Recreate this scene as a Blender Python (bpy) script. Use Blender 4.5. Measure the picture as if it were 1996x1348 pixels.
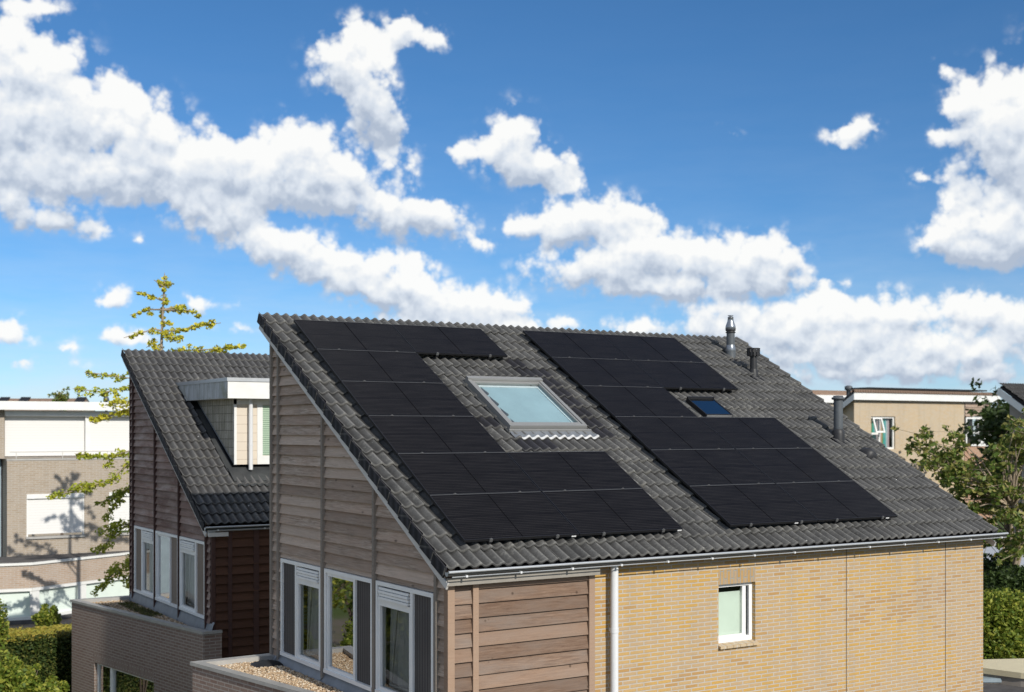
import bpy, math, random
from mathutils import Vector, Matrix
for o in list(bpy.data.objects): bpy.data.objects.remove(o)
SC = bpy.context.scene; COL = SC.collection
R = math.radians; sin, cos, pi = math.sin, math.cos, math.pi
# ------------------------------------------------------------------ camera
CAM = Vector((-7.679, -19.330, -1.768)); YAW = 0.57684; FPX = 2466.4; CX, CY = 1068.2, 835.6
cd = bpy.data.cameras.new('camera'); cam = bpy.data.objects.new('camera', cd); COL.objects.link(cam)
cam.location = CAM; cam.rotation_euler = (R(90), 0, -YAW)
cd.sensor_fit = 'HORIZONTAL'; cd.sensor_width = 36; cd.lens = 36*FPX/1996
cd.shift_x = -(CX-998)/1996; cd.shift_y = (CY-674)/1996; cd.clip_end = 5000; cd.clip_start = .1
cd.dof.use_dof = True; cd.dof.focus_distance = 17.5; cd.dof.aperture_fstop = 1.8
SC.camera = cam
SC.view_settings.view_transform = 'Standard'; SC.view_settings.look = 'None'
SC.view_settings.exposure = 0.0; SC.view_settings.gamma = 1
CR = Vector((cos(YAW), -sin(YAW), 0)); CF = Vector((sin(YAW), cos(YAW), 0)); CU = Vector((0, 0, 1))
def ray(px, py): return CF + CR*((px-CX)/FPX) - CU*((py-CY)/FPX)
def atD(px, py, D): return CAM + ray(px, py)*D
def atZ(px, py, Z):
    v = ray(px, py); return CAM + v*((Z-CAM.z)/v.z)
# ------------------------------------------------------------------ light
SUN_AZ, SUN_EL = R(1.8), R(30.5)
sl = bpy.data.lights.new('sun', 'SUN'); sun = bpy.data.objects.new('sun', sl); COL.objects.link(sun)
sl.energy = 4.3; sl.angle = R(0.5); sl.color = (1, .95, .86)
sdir = Vector((sin(SUN_AZ)*cos(SUN_EL), -cos(SUN_AZ)*cos(SUN_EL), sin(SUN_EL)))
sun.rotation_euler = sdir.to_track_quat('Z', 'Y').to_euler()
# ------------------------------------------------------------------ sky with clouds
W = bpy.data.worlds.new('World'); SC.world = W; W.use_nodes = True
def world():
    nt = W.node_tree; N = nt.nodes; L = nt.links; N.clear()
    out = N.new('ShaderNodeOutputWorld'); bg = N.new('ShaderNodeBackground'); L.new(bg.outputs[0], out.inputs[0])
    sky = N.new('ShaderNodeTexSky'); sky.sky_type = 'NISHITA'; sky.sun_disc = False
    sky.sun_elevation = SUN_EL; sky.sun_rotation = pi-SUN_AZ; sky.air_density = 1.0; sky.dust_density = 0.0; sky.ozone_density = 8.0; sky.altitude = 2000
    bg.inputs[1].default_value = 0.092
    def math_(op, a, b=None, c=None, clamp=False):
        n = N.new('ShaderNodeMath'); n.operation = op; n.use_clamp = clamp
        for i, x in enumerate((a, b, c)):
            if x is None: continue
            if isinstance(x, (int, float)): n.inputs[i].default_value = x
            else: L.new(x, n.inputs[i])
        return n.outputs[0]
    # cloud field group: (azimuth, elevation, 0) in units of 100 picture pixels about the horizon -> density
    g = bpy.data.node_groups.new('cloud_field', 'ShaderNodeTree')
    g.interface.new_socket('P', in_out='INPUT', socket_type='NodeSocketVector')
    g.interface.new_socket('D', in_out='OUTPUT', socket_type='NodeSocketFloat'); g.interface.new_socket('B', in_out='OUTPUT', socket_type='NodeSocketFloat')
    GN, GL = g.nodes, g.links; gi = GN.new('NodeGroupInput'); go = GN.new('NodeGroupOutput')
    def gm(op, a, b=None, c=None, clamp=False):
        n = GN.new('ShaderNodeMath'); n.operation = op; n.use_clamp = clamp
        for i, x in enumerate((a, b, c)):
            if x is None: continue
            if isinstance(x, (int, float)): n.inputs[i].default_value = x
            else: GL.new(x, n.inputs[i])
        return n.outputs[0]
    def noise(vec, sc, det, rough, dist=0.0, col=False):
        n = GN.new('ShaderNodeTexNoise'); n.inputs['Scale'].default_value = sc; n.inputs['Detail'].default_value = det
        n.inputs['Roughness'].default_value = rough; n.inputs['Distortion'].default_value = dist
        GL.new(vec, n.inputs['Vector']); return n.outputs[1 if col else 0]
    def vm(op, a, b):
        n = GN.new('ShaderNodeVectorMath'); n.operation = op
        for i, x in enumerate((a, b)):
            if isinstance(x, tuple): n.inputs[i].default_value = x
            else: GL.new(x, n.inputs[i])
        return n.outputs[0]
    P = gi.outputs[0]
    w = vm('SUBTRACT', noise(P, 1.3, 5, .62, 0, True), (.5, .5, .5)); w = vm('MULTIPLY', w, (.75, .6, 0)); Pw = vm('ADD', P, w)
    E = [(0,150,140,165,0,1),(95,190,100,95,20,1),(120,345,270,58,0,1),(60,270,170,70,0,.8),(290,265,130,80,30,1),(240,200,50,50,0,.8),(425,305,80,55,0,.9),(380,345,150,45,0,.9),
      (50,412,120,36,0,.6),(120,440,60,22,10,.5),(195,445,38,17,0,.5),(272,462,20,10,0,.4),(75,15,60,12,0,.35),
      (590,290,85,66,0,1),(560,345,130,75,0,1),(650,360,110,62,0,1),(780,415,105,48,10,1),(865,420,65,34,20,.9),(925,470,48,20,20,.7),(475,345,90,60,0,.9),
      (420,415,120,52,10,.8),(540,480,125,48,12,.9),(650,520,125,46,12,1),(770,570,125,46,10,1),(880,595,125,42,6,1),(975,610,90,44,20,1),(790,505,75,40,10,.7),(990,650,120,30,0,.9),(900,640,160,30,0,.8),
      (695,75,36,48,0,.9),(665,125,72,62,0,1),(745,85,50,36,-30,.9),(795,58,50,34,0,.9),(845,78,36,24,0,.8),(720,190,62,74,0,1),(752,265,50,56,0,1),(800,330,22,30,0,.45),
      (1000,265,58,62,0,1),(1020,320,110,48,8,1),(900,300,72,26,0,.8),(1080,345,66,34,10,.9),(1108,300,20,10,0,.35),
      (1165,425,110,58,5,1),(1250,425,50,30,0,.9),(1080,450,95,42,0,.9),(1010,440,70,20,0,.5),(1400,510,150,58,5,1),(1290,520,140,58,0,1),(1500,515,72,62,0,1),(1110,530,125,38,0,.7),(1350,560,210,20,0,.8),(1230,500,100,50,0,.8),
      (1600,590,66,38,0,1),(1740,620,190,52,5,.9),(1560,640,170,42,0,.9),(1890,600,52,34,0,.9),(1980,625,70,50,0,1),(1650,675,230,32,0,.8),(1250,640,105,24,0,.8),(1400,640,120,34,0,.7),
      (1700,725,260,24,0,.8),(1640,700,200,20,0,.7),(1900,690,150,34,0,.85),(1930,735,56,20,0,.6),(1420,600,120,30,0,.6),(1100,625,30,16,0,.5),
      (1950,225,92,80,0,1),(2000,300,95,95,0,1),(2060,250,150,150,0,1),(1843,135,30,24,0,.75),(1835,265,34,18,0,.6),(1880,200,40,40,0,.8),
      (1865,372,56,42,20,.95),(1798,345,30,16,0,.6),(1930,465,105,62,5,1),(1850,470,62,50,0,.9),(2000,450,70,76,0,1),
      (1655,258,52,30,0,.75),(1645,280,24,20,0,.6),(1690,245,28,18,0,.6),(1422,256,30,12,20,.42),
      (225,580,36,28,0,.75),(205,590,30,16,0,.4),(385,592,34,26,20,.7),(8,645,60,30,0,.95),(130,677,22,14,0,.55),(235,655,76,22,0,.75),(60,705,120,14,0,.4),(180,770,90,12,0,.3),(500,585,90,9,-10,.25),(470,640,90,10,0,.3),
      (1560,545,200,8,4,.25)]
    acc = None
    for (x, y, rx, ry, rot, wt) in E:
        az = math.degrees(math.atan((x-CX)/FPX)); el = math.degrees(math.atan((CY-y)/math.hypot(FPX, x-CX)))
        mp = GN.new('ShaderNodeMapping'); mp.vector_type = 'TEXTURE'
        mp.inputs['Location'].default_value = (az, el, 0); mp.inputs['Rotation'].default_value = (0, 0, R(-rot))
        k = 57.3/FPX*1.6; mp.inputs['Scale'].default_value = (rx*k, ry*k*1.05, 1)
        GL.new(Pw, mp.inputs['Vector'])
        gr = GN.new('ShaderNodeTexGradient'); gr.gradient_type = 'QUADRATIC_SPHERE'; GL.new(mp.outputs[0], gr.inputs[0])
        acc = gm('MULTIPLY', gr.outputs[1], wt) if acc is None else gm('MULTIPLY_ADD', gr.outputs[1], wt, acc)
    acc = gm('MINIMUM', acc, .85)
    fb = noise(P, .9, 9, .57, .25)
    def voro(sc, vec):
        n = GN.new('ShaderNodeTexVoronoi'); n.feature = 'F1'; n.inputs['Scale'].default_value = sc
        n.inputs['Detail'].default_value = 2.4; n.inputs['Roughness'].default_value = .45; n.inputs['Lacunarity'].default_value = 2.3; n.voronoi_dimensions = '2D'; GL.new(vec, n.inputs['Vector']); return n.outputs['Distance']
    bil = gm('SUBTRACT', .46, voro(.85, vm('ADD', P, vm('MULTIPLY', w, (.35, .35, 0)))))
    tex = gm('ADD', gm('MULTIPLY', bil, .55), gm('MULTIPLY', gm('SUBTRACT', fb, .5), .72))
    d = gm('MULTIPLY_ADD', gm('MULTIPLY', tex, gm('MULTIPLY', acc, 5.0, None, True)), 1.0, acc)
    # everywhere else in the sky: free cumulus added out of view for ambient light
    sep = GN.new('ShaderNodeSeparateXYZ'); GL.new(P, sep.inputs[0])
    ox = gm('ABSOLUTE', sep.outputs[0]); oy = sep.outputs[1]
    outside = gm('MAXIMUM', gm('MULTIPLY', gm('SUBTRACT', ox, 27.), .3, None, True), gm('MULTIPLY', gm('SUBTRACT', oy, 22.), .3, None, True))
    big = gm('SUBTRACT', noise(P, .07, 6, .6, .3), .45); cl = GN.new('ShaderNodeMapping'); cl.vector_type = 'TEXTURE'; cl.inputs['Location'].default_value = (21, 43, 0); cl.inputs['Scale'].default_value = (20, 17, 1); GL.new(P, cl.inputs['Vector'])  # clear gap shaped so the roof windows mirror blue sky
    cg = GN.new('ShaderNodeTexGradient'); cg.gradient_type = 'SPHERICAL'; GL.new(cl.outputs[0], cg.inputs[0]); big = gm('SUBTRACT', big, cg.outputs[1])
    big = gm('MULTIPLY', big, 3.2)
    free = gm('MULTIPLY_ADD', gm('SUBTRACT', fb, .5), .5, big)
    mx = GN.new('ShaderNodeMix'); GL.new(outside, mx.inputs[0]); GL.new(d, mx.inputs[2]); GL.new(free, mx.inputs[3])
    GL.new(mx.outputs[0], go.inputs[0]); mb_ = GN.new('ShaderNodeMix'); GL.new(outside, mb_.inputs[0]); GL.new(acc, mb_.inputs[2]); GL.new(big, mb_.inputs[3]); GL.new(mb_.outputs[0], go.inputs[1]);
    # world side
    tc = N.new('ShaderNodeTexCoord'); sp = N.new('ShaderNodeSeparateXYZ'); L.new(tc.outputs['Generated'], sp.inputs[0])
    X, Y, Z = sp.outputs
    az = math_('SUBTRACT', math_('ARCTAN2', X, Y), YAW)
    az = math_('WRAP', az, pi, -pi)
    el = math_('ARCSINE', Z)
    cb = N.new('ShaderNodeCombineXYZ'); L.new(math_('MULTIPLY', az, 57.2958), cb.inputs[0]); L.new(math_('MULTIPLY', el, 57.2958), cb.inputs[1])
    def field(off, o_=0):
        v = N.new('ShaderNodeVectorMath'); v.operation = 'ADD'; v.inputs[1].default_value = off; L.new(cb.outputs[0], v.inputs[0])
        gg = N.new('ShaderNodeGroup'); gg.node_tree = g; L.new(v.outputs[0], gg.inputs[0]); return gg.outputs[o_]
    d0 = field((0, 0, 0)); d1 = field((-.1, .45, 0)); d2 = field((-.1, 1.5, 0), 1)
    mr = N.new('ShaderNodeMapRange'); mr.interpolation_type = 'SMOOTHSTEP'; L.new(d0, mr.inputs[0])
    mr.inputs[1].default_value = .0; mr.inputs[2].default_value = .40
    # thin veils and haze low over the horizon
    eld = math_('MULTIPLY', el, 57.2958); lowm = math_('POWER', 2.718, math_('MULTIPLY', math_('MAXIMUM', eld, 0.0), -.27))
    vs = N.new('ShaderNodeVectorMath'); vs.operation = 'MULTIPLY'; vs.inputs[1].default_value = (.16, .75, 1); L.new(cb.outputs[0], vs.inputs[0])
    vn = N.new('ShaderNodeTexNoise'); vn.inputs['Scale'].default_value = 1.0; vn.inputs['Detail'].default_value = 7; vn.inputs['Roughness'].default_value = .6; L.new(vs.outputs[0], vn.inputs['Vector'])
    veil = math_('MULTIPLY', math_('MULTIPLY_ADD', vn.outputs[0], 2.6, -.65, True), math_('MULTIPLY', lowm, .9), None, True)
    alpha = mr.outputs[0]
    # low sun-facing tops bright, bases and thick middles grey
    # which part of its own heap of cloud a point lies in: -1 base .. 1 top
    wn = N.new('ShaderNodeTexNoise'); wn.inputs['Scale'].default_value = .9; wn.inputs['Detail'].default_value = 4; L.new(cb.outputs[0], wn.inputs['Vector'])
    wv = N.new('ShaderNodeVectorMath'); wv.operation = 'MULTIPLY_ADD'; L.new(wn.outputs[1], wv.inputs[0]); wv.inputs[1].default_value = (1.3, 1.1, 0); L.new(cb.outputs[0], wv.inputs[2])
    aS = aG = None
    for (x, y, rx, ry, rot, wt) in [q for q in E if q[2]*q[3] > 3000]:
        az_ = math.degrees(math.atan((x-CX)/FPX))+.65; el_ = math.degrees(math.atan((CY-y)/math.hypot(FPX, x-CX)))+.55
        mp = N.new('ShaderNodeMapping'); mp.vector_type = 'TEXTURE'; mp.inputs['Location'].default_value = (az_, el_, 0); mp.inputs['Scale'].default_value = (rx*k, ry*k, 1); L.new(wv.outputs[0], mp.inputs['Vector'])
        gr = N.new('ShaderNodeTexGradient'); gr.gradient_type = 'QUADRATIC_SPHERE'; L.new(mp.outputs[0], gr.inputs[0])
        sy = N.new('ShaderNodeSeparateXYZ'); L.new(mp.outputs[0], sy.inputs[0])
        pr_ = math_('MULTIPLY', gr.outputs[1], sy.outputs[1])
        aS = pr_ if aS is None else math_('ADD', aS, pr_); aG = math_('ADD', aG if aG is not None else .04, gr.outputs[1])
    S = math_('DIVIDE', aS, aG)
    cap = lambda q: math_('MINIMUM', math_('MAXIMUM', q, 0.0), .8)
    lit = math_('MULTIPLY_ADD', math_('SUBTRACT', cap(d0), cap(d1)), .95, .74)
    lit = math_('MULTIPLY_ADD', math_('MAXIMUM', math_('MINIMUM', S, .25), -.8), 1.35, lit)
    lit = math_('MULTIPLY_ADD', cap(d2), -.22, lit); lit = math_('MULTIPLY_ADD', math_('SUBTRACT', wn.outputs[0], .5), .9, lit, True)
    rmp = N.new('ShaderNodeValToRGB'); L.new(lit, rmp.inputs[0])
    e = rmp.color_ramp.elements; e[0].position = 0.0; e[0].color = (4.9, 5.7, 7.0, 1); e[1].position = 1; e[1].color = (10.8, 10.8, 10.6, 1)
    m = rmp.color_ramp.elements.new(.5); m.color = (8.0, 8.6, 9.4, 1)
    hs = N.new('ShaderNodeHueSaturation'); hs.inputs['Hue'].default_value = .494; hs.inputs['Saturation'].default_value = 1.06; hs.inputs['Value'].default_value = 1.18
    L.new(sky.outputs[0], hs.inputs['Color'])
    mix = N.new('ShaderNodeMix'); mix.data_type = 'RGBA'
    L.new(math_('MULTIPLY', alpha, .97), mix.inputs[0]); vm_ = N.new('ShaderNodeMix'); vm_.data_type = 'RGBA'; L.new(veil, vm_.inputs[0]); L.new(hs.outputs[0], vm_.inputs[6]); vm_.inputs[7].default_value = (7.6, 8.4, 9.3, 1); L.new(vm_.outputs[2], mix.inputs[6]); L.new(rmp.outputs[0], mix.inputs[7])
    up = math_('MULTIPLY', math_('GREATER_THAN', Z, -.01), 1)
    dn = N.new('ShaderNodeMix'); dn.data_type = 'RGBA'; L.new(up, dn.inputs[0]); dn.inputs[6].default_value = (1.2, 1.25, 1.1, 1); L.new(mix.outputs[2], dn.inputs[7])
    L.new(dn.outputs[2], bg.inputs[0])
    W.cycles.sampling_method = 'MANUAL'; W.cycles.sample_map_resolution = 512
world()
# ------------------------------------------------------------------ materials
def srgb(r, g, b):
    f = lambda c: (c/255/12.92) if c/255 <= .04045 else ((c/255+.055)/1.055)**2.4
    return (f(r), f(g), f(b), 1)
class MT:
    def __init__(s, name, rough=.7, spec=.3, metal=0.0):
        s.m = bpy.data.materials.new(name); s.m.use_nodes = True; s.N = s.m.node_tree.nodes; s.L = s.m.node_tree.links
        s.b = s.N['Principled BSDF']; s.b.inputs['Roughness'].default_value = rough; s.b.inputs['Specular IOR Level'].default_value = spec; s.b.inputs['Metallic'].default_value = metal
    def uv(s, sx=1, sy=1, sz=1, src='UV'):
        t = s.N.new('ShaderNodeTexCoord'); mp = s.N.new('ShaderNodeMapping'); mp.inputs['Scale'].default_value = (sx, sy, sz)
        s.L.new(t.outputs[src], mp.inputs['Vector']); return mp.outputs[0]
    def noise(s, vec, scale, det=4, rough=.6, dist=0):
        n = s.N.new('ShaderNodeTexNoise'); n.inputs['Scale'].default_value = scale; n.inputs['Detail'].default_value = det
        n.inputs['Roughness'].default_value = rough; n.inputs['Distortion'].default_value = dist; s.L.new(vec, n.inputs['Vector']); return n.outputs[0]
    def ramp(s, fac, *st):
        r = s.N.new('ShaderNodeValToRGB'); s.L.new(fac, r.inputs[0]); el = r.color_ramp.elements
        while len(el) < len(st): el.new(.5)
        for e, (p, c) in zip(el, st): e.position = p; e.color = c if len(c) == 4 else (*c, 1)
        return r.outputs[0]
    def mix(s, fac, a, b, mode='MIX'):
        n = s.N.new('ShaderNodeMix'); n.data_type = 'RGBA'; n.blend_type = mode
        for i, x in ((0, fac), (6, a), (7, b)):
            if isinstance(x, (int, float)): n.inputs[i].default_value = x
            elif isinstance(x, tuple): n.inputs[i].default_value = x if len(x) == 4 else (*x, 1)
            else: s.L.new(x, n.inputs[i])
        return n.outputs[2]
    def math(s, op, a, b=0.0, clamp=False):
        n = s.N.new('ShaderNodeMath'); n.operation = op; n.use_clamp = clamp
        for i, x in ((0, a), (1, b)):
            if isinstance(x, (int, float)): n.inputs[i].default_value = x
            else: s.L.new(x, n.inputs[i])
        return n.outputs[0]
    def island(s): return s.N.new('ShaderNodeNewGeometry').outputs['Random Per Island']
    def col(s, c):
        if isinstance(c, tuple): s.b.inputs['Base Color'].default_value = c if len(c) == 4 else (*c, 1)
        else: s.L.new(c, s.b.inputs['Base Color'])
    def bump(s, h, dist=.01, st=.6):
        n = s.N.new('ShaderNodeBump'); n.inputs['Distance'].default_value = dist; n.inputs['Strength'].default_value = st
        s.L.new(h, n.inputs['Height']); s.L.new(n.outputs[0], s.b.inputs['Normal'])
def plain(name, c, rough=.6, spec=.3, metal=0.0, var=.15, vs=3.0):
    t = MT(name, rough, spec, metal); n = t.noise(t.uv(), vs, 5, .65)
    d = tuple(x*(1-var) for x in c[:3]); l = tuple(min(1, x*(1+var)) for x in c[:3]); t.col(t.ramp(n, (.3, d), (.7, l))); return t.m
def tile_mat(name, base, light, moss=0.3, drop=.0, v0=-.44, tg=.346667):
    t = MT(name, .78, .25); uv = t.uv(); r = t.island()
    c = t.mix(r, base, light); n = t.noise(uv, 2.2, 5, .7); c = t.mix(t.ramp(n, (.35, (0, 0, 0)), (.7, (1, 1, 1))), c, tuple(x*1.35 for x in light))
    st = t.noise(t.uv(9, 1.6), 1.5, 4, .7); c = t.mix(t.math('MULTIPLY', t.ramp(st, (.45, (0, 0, 0)), (.7, (1, 1, 1))), .35), c, tuple(x*.62 for x in base))
    n3 = t.noise(uv, 26, 4, .7); c = t.mix(t.math('MULTIPLY', t.ramp(n3, (.60, (0, 0, 0)), (.72, (1, 1, 1))), moss), c, (.30, .30, .27))
    n2 = t.noise(uv, 55, 2, .5); c = t.mix(t.math('MULTIPLY', t.ramp(n2, (.35, (1, 1, 1)), (.48, (0, 0, 0))), .35), c, (.035, .035, .035))
    if drop:
        vo = t.N.new('ShaderNodeTexVoronoi'); vo.inputs['Scale'].default_value = 3.2; t.L.new(uv, vo.inputs['Vector'])
        gate = t.math('LESS_THAN', t.math('ADD', vo.outputs['Distance'], t.math('MULTIPLY', t.noise(uv, 30, 2), .06)), .075)
        sepc = t.N.new('ShaderNodeSeparateColor'); t.L.new(vo.outputs['Color'], sepc.inputs[0]); gate = t.math('MULTIPLY', gate, t.math('LESS_THAN', sepc.outputs[0], drop))
        c = t.mix(gate, c, (.7, .7, .68))
    n5 = t.noise(uv, .9, 3, .6); n6 = t.noise(uv, 14, 5, .75)
    c = t.mix(t.math('MULTIPLY', t.math('MULTIPLY', t.ramp(n5, (.48, (0, 0, 0)), (.66, (1, 1, 1))), t.ramp(n6, (.50, (0, 0, 0)), (.62, (1, 1, 1)))), moss), c, (.24, .235, .215))
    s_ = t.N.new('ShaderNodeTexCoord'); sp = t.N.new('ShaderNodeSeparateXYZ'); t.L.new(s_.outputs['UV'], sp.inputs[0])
    ph = t.math('COSINE', t.math('MULTIPLY', t.math('SUBTRACT', sp.outputs[0], -.41), 2*pi/.160625)); cr_ = t.ramp(t.math('MULTIPLY', t.math('ADD', ph, 1.0), .5), (.0, (.45, .45, .45)), (.5, (.85, .85, .85)), (.93, (1.05, 1.05, 1.05)), (1.0, (1.6, 1.58, 1.54)))  # valley shade and crest highlight put into the colour, with dirt and wear
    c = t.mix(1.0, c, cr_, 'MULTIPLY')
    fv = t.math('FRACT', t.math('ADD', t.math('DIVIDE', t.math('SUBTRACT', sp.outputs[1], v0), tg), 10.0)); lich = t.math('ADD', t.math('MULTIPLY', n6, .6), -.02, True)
    c = t.mix(t.math('MULTIPLY', t.ramp(fv, (.90, (0, 0, 0)), (.97, (1, 1, 1))), lich), c, (.20, .195, .18)); c = t.mix(t.math('MULTIPLY', t.ramp(fv, (.0, (1, 1, 1)), (.10, (0, 0, 0))), .5), c, (.02, .02, .02))  # pale lichen along each lip; dark gap shade painted just below it
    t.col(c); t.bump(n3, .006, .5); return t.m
M = {}
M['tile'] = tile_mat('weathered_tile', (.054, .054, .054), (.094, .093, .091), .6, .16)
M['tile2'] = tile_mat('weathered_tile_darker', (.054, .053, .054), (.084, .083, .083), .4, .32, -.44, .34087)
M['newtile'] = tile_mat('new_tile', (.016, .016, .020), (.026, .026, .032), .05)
M['under'] = plain('tile_underlay', (.02, .02, .022), .9)
def cells():
    t = MT('solar_cells', .34, .05)
    s = t.N.new('ShaderNodeTexCoord'); sp = t.N.new('ShaderNodeSeparateXYZ'); t.L.new(s.outputs['UV'], sp.inputs[0])
    fr = t.math('FRACT', t.math('MULTIPLY', sp.outputs[1], 26.0)); ln = t.math('LESS_THAN', fr, .16)
    n = t.noise(t.uv(1.2, 7), 2.5, 3, .6)
    c = t.mix(t.ramp(n, (.3, (0, 0, 0)), (.7, (1, 1, 1))), (.0060, .0056, .0064), (.0110, .0100, .0112))
    c = t.mix(t.math('MULTIPLY', ln, t.math('MULTIPLY', n, .9)), c, (.070, .067, .066))
    fx = t.math('FRACT', t.math('MULTIPLY', sp.outputs[1], 6.0)); gap = t.math('LESS_THAN', fx, .025)
    c = t.mix(gap, c, (.004, .004, .005))
    t.col(c); return t.m
M['cells'] = cells()
M['black'] = plain('black_metal', (.012, .012, .014), .45, .4)
M['blackmatte'] = plain('matt_black', (.004, .004, .005), .8, .05)
M['blackrub'] = plain('black_sheet', (.012, .012, .014), .6, .4)
M['clampgrey'] = plain('dark_clamp', (.11, .11, .11), .5, .4)
M['glintgrey'] = plain('edge_glint_grey', (.10, .10, .10), .5, .4)  # light caught on panel frame edges, put in as grey colour
M['gutterbody_shaded'] = plain('gutter_shell_shaded', (.05, .055, .055), .5, .4, .1, .15)  # shade below the gutter bead, put in as a dark shell colour
M['alu'] = plain('aluminium', (.42, .42, .42), .4, .5, .6)
M['zinc'] = plain('zinc', (.46, .48, .50), .42, .5, .35, .12)
M['white'] = plain('white_paint', (.80, .80, .79), .45, .4, 0, .05)
M['white2'] = plain('white_fascia_paint', (.72, .72, .70), .5, .3, 0, .06)
M['vergeboard'] = plain('verge_board', (.56, .545, .52), .55, .3, 0, .12)
M['greige'] = plain('fascia_board_paint', (.27, .25, .22), .6, .3, 0, .12)
M['greymetal'] = plain('grey_window_metal', (.27, .27, .265), .45, .5, .2, .06)
M['coping'] = plain('coping_metal', (.38, .37, .35), .5, .4, .2, .14)
M['lead'] = plain('lead_flashing', (.20, .215, .235), .5, .4, .2, .2)
M['darklead'] = plain('dark_flashing', (.045, .048, .05), .55, .4, 0, .3)
M['whiteflash'] = plain('white_crimp', (.58, .58, .58), .6, .2, 0, .25, 9)
M['pipe'] = plain('grey_plastic', (.085, .095, .105), .5, .4, 0, .12)
M['galv'] = plain('galvanised', (.27, .29, .32), .35, .5, .7, .2)
M['blackpipe'] = plain('black_plastic', (.025, .025, .027), .5, .4)
M['whitepipe'] = plain('white_plastic_pipe', (.66, .67, .68), .4, .4, 0, .06)
def wood(name, a, b, c3, knots=True, rowh=.155, kd=1.0):
    t = MT(name, .8, .2); uv = t.uv(); r = t.island()
    g = t.noise(t.uv(1.3, 24), 2.0, 6, .75, .6); c = t.mix(t.ramp(g, (.36, (0, 0, 0)), (.62, (1, 1, 1))), a, b)
    big = t.noise(t.uv(.7, 2.5), 1.7, 4, .65); c = t.mix(t.math('MULTIPLY', t.ramp(big, (.4, (0, 0, 0)), (.65, (1, 1, 1))), .75), c, c3)
    c = t.mix(t.math('MULTIPLY', r, .62), c, tuple(x*.72 for x in a)); r2 = t.math('FRACT', t.math('MULTIPLY', r, 7.31)); c = t.mix(t.math('MULTIPLY', t.math('GREATER_THAN', r2, .72), .35), c, tuple(min(1, x*1.15) for x in b))
    if knots:
        vo = t.N.new('ShaderNodeTexVoronoi'); vo.inputs['Scale'].default_value = 1.0; t.L.new(t.uv(2.1*kd, 5.5), vo.inputs['Vector'])
        k = t.ramp(vo.outputs['Distance'], (.05, (1, 1, 1)), (.13, (0, 0, 0))); c = t.mix(t.math('MULTIPLY', k, .75), c, tuple(x*.35 for x in a))
    t.col(c); t.bump(g, .004, .5); return t.m
M['wood_grey'] = wood('weathered_grey_boards', (.24, .175, .13), (.58, .47, .385), (.48, .345, .265))
M['wood_warm'] = wood('weathered_warm_boards', (.135, .082, .056), (.31, .212, .152), (.25, .205, .175), True, .155, 2.6)
M['wood_red'] = wood('stained_brown_boards', (.15, .085, .065), (.27, .18, .15), (.48, .40, .36), False)
M['wood_dark'] = wood('stained_dark_boards', (.078, .036, .022), (.115, .057, .036), (.095, .05, .034), False)
M['post_grey'] = wood('grey_batten', (.22, .185, .155), (.33, .29, .25), (.28, .25, .215), False)
M['post_warm'] = wood('warm_batten', (.27, .18, .125), (.36, .25, .18), (.33, .25, .19), False)
M['post_red'] = wood('brown_batten', (.06, .03, .026), (.09, .05, .042), (.08, .05, .042), False)
def brick(name, c1, c2, c3, mortar, patch=None, w=.222, h=.0625, bumpd=.004, lo=.42, hi=.62, soldier=False):
    t = MT(name, .85, .15); uv = t.uv()
    if soldier:
        mp = t.N.new('ShaderNodeMapping'); mp.inputs['Rotation'].default_value = (0, 0, R(90)); t.L.new(uv, mp.inputs[0]); uvb = mp.outputs[0]
    else: uvb = uv
    def bt(a, b, bias=0.0):
        n = t.N.new('ShaderNodeTexBrick'); n.offset = .5; n.squash = 1
        n.inputs['Scale'].default_value = 1; n.inputs['Brick Width'].default_value = w; n.inputs['Row Height'].default_value = h
        n.inputs['Mortar Size'].default_value = .0095; n.inputs['Mortar Smooth'].default_value = .15; n.inputs['Bias'].default_value = bias
        n.inputs['Color1'].default_value = (*a, 1); n.inputs['Color2'].default_value = (*b, 1); n.inputs['Mortar'].default_value = (0, 0, 0, 1)
        t.L.new(uvb, n.inputs['Vector']); return n
    b0 = bt((0, 0, 0), (1, 1, 1)); rnd = b0.outputs[0]
    big = t.noise(uv, .55, 3, .6); 
    base = t.mix(rnd, c1, c2)
    spu = t.N.new('ShaderNodeSeparateXYZ'); t.L.new(uv, spu.inputs[0]); sel = t.math('ADD', t.math('ADD', t.math('MULTIPLY', rnd, .35), big), t.math('MULTIPLY', t.math('SUBTRACT', spu.outputs[0], 5.0), .022) if patch else 0.0)
    base = t.mix(t.ramp(sel, (lo+.1, (0, 0, 0)), (hi+.18, (1, 1, 1))), base, c3)
    if patch:
        n2 = t.noise(t.uv(.3, 1.1), 1.3, 2, .5); s2 = t.math('ADD', t.math('MULTIPLY', t.math('SUBTRACT', 1.0, rnd), .42), n2)
        base = t.mix(t.math('MULTIPLY', t.ramp(s2, (.88, (0, 0, 0)), (.92, (1, 1, 1))), .6), base, patch)
    fine = t.noise(uv, 40, 4, .7); base = t.mix(t.math('MULTIPLY', fine, .4), base, tuple(x*.6 for x in c1))
    mor = t.mix(t.noise(uv, 9, 3), tuple(x*.8 for x in mortar), tuple(min(1, x*1.2) for x in mortar))
    stn = t.noise(t.uv(2.2, .22), 1.6, 4, .6); fin = t.mix(b0.outputs['Fac'], base, mor)
    fin = t.mix(t.math('MULTIPLY', t.ramp(stn, (.50, (0, 0, 0)), (.68, (1, 1, 1))), .18), fin, (.24, .21, .17)); t.col(fin); t.bump(t.math('ADD', t.math('MULTIPLY', b0.outputs['Fac'], -1.0), t.math('MULTIPLY', fine, .3)), bumpd, .8); return t.m
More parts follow.
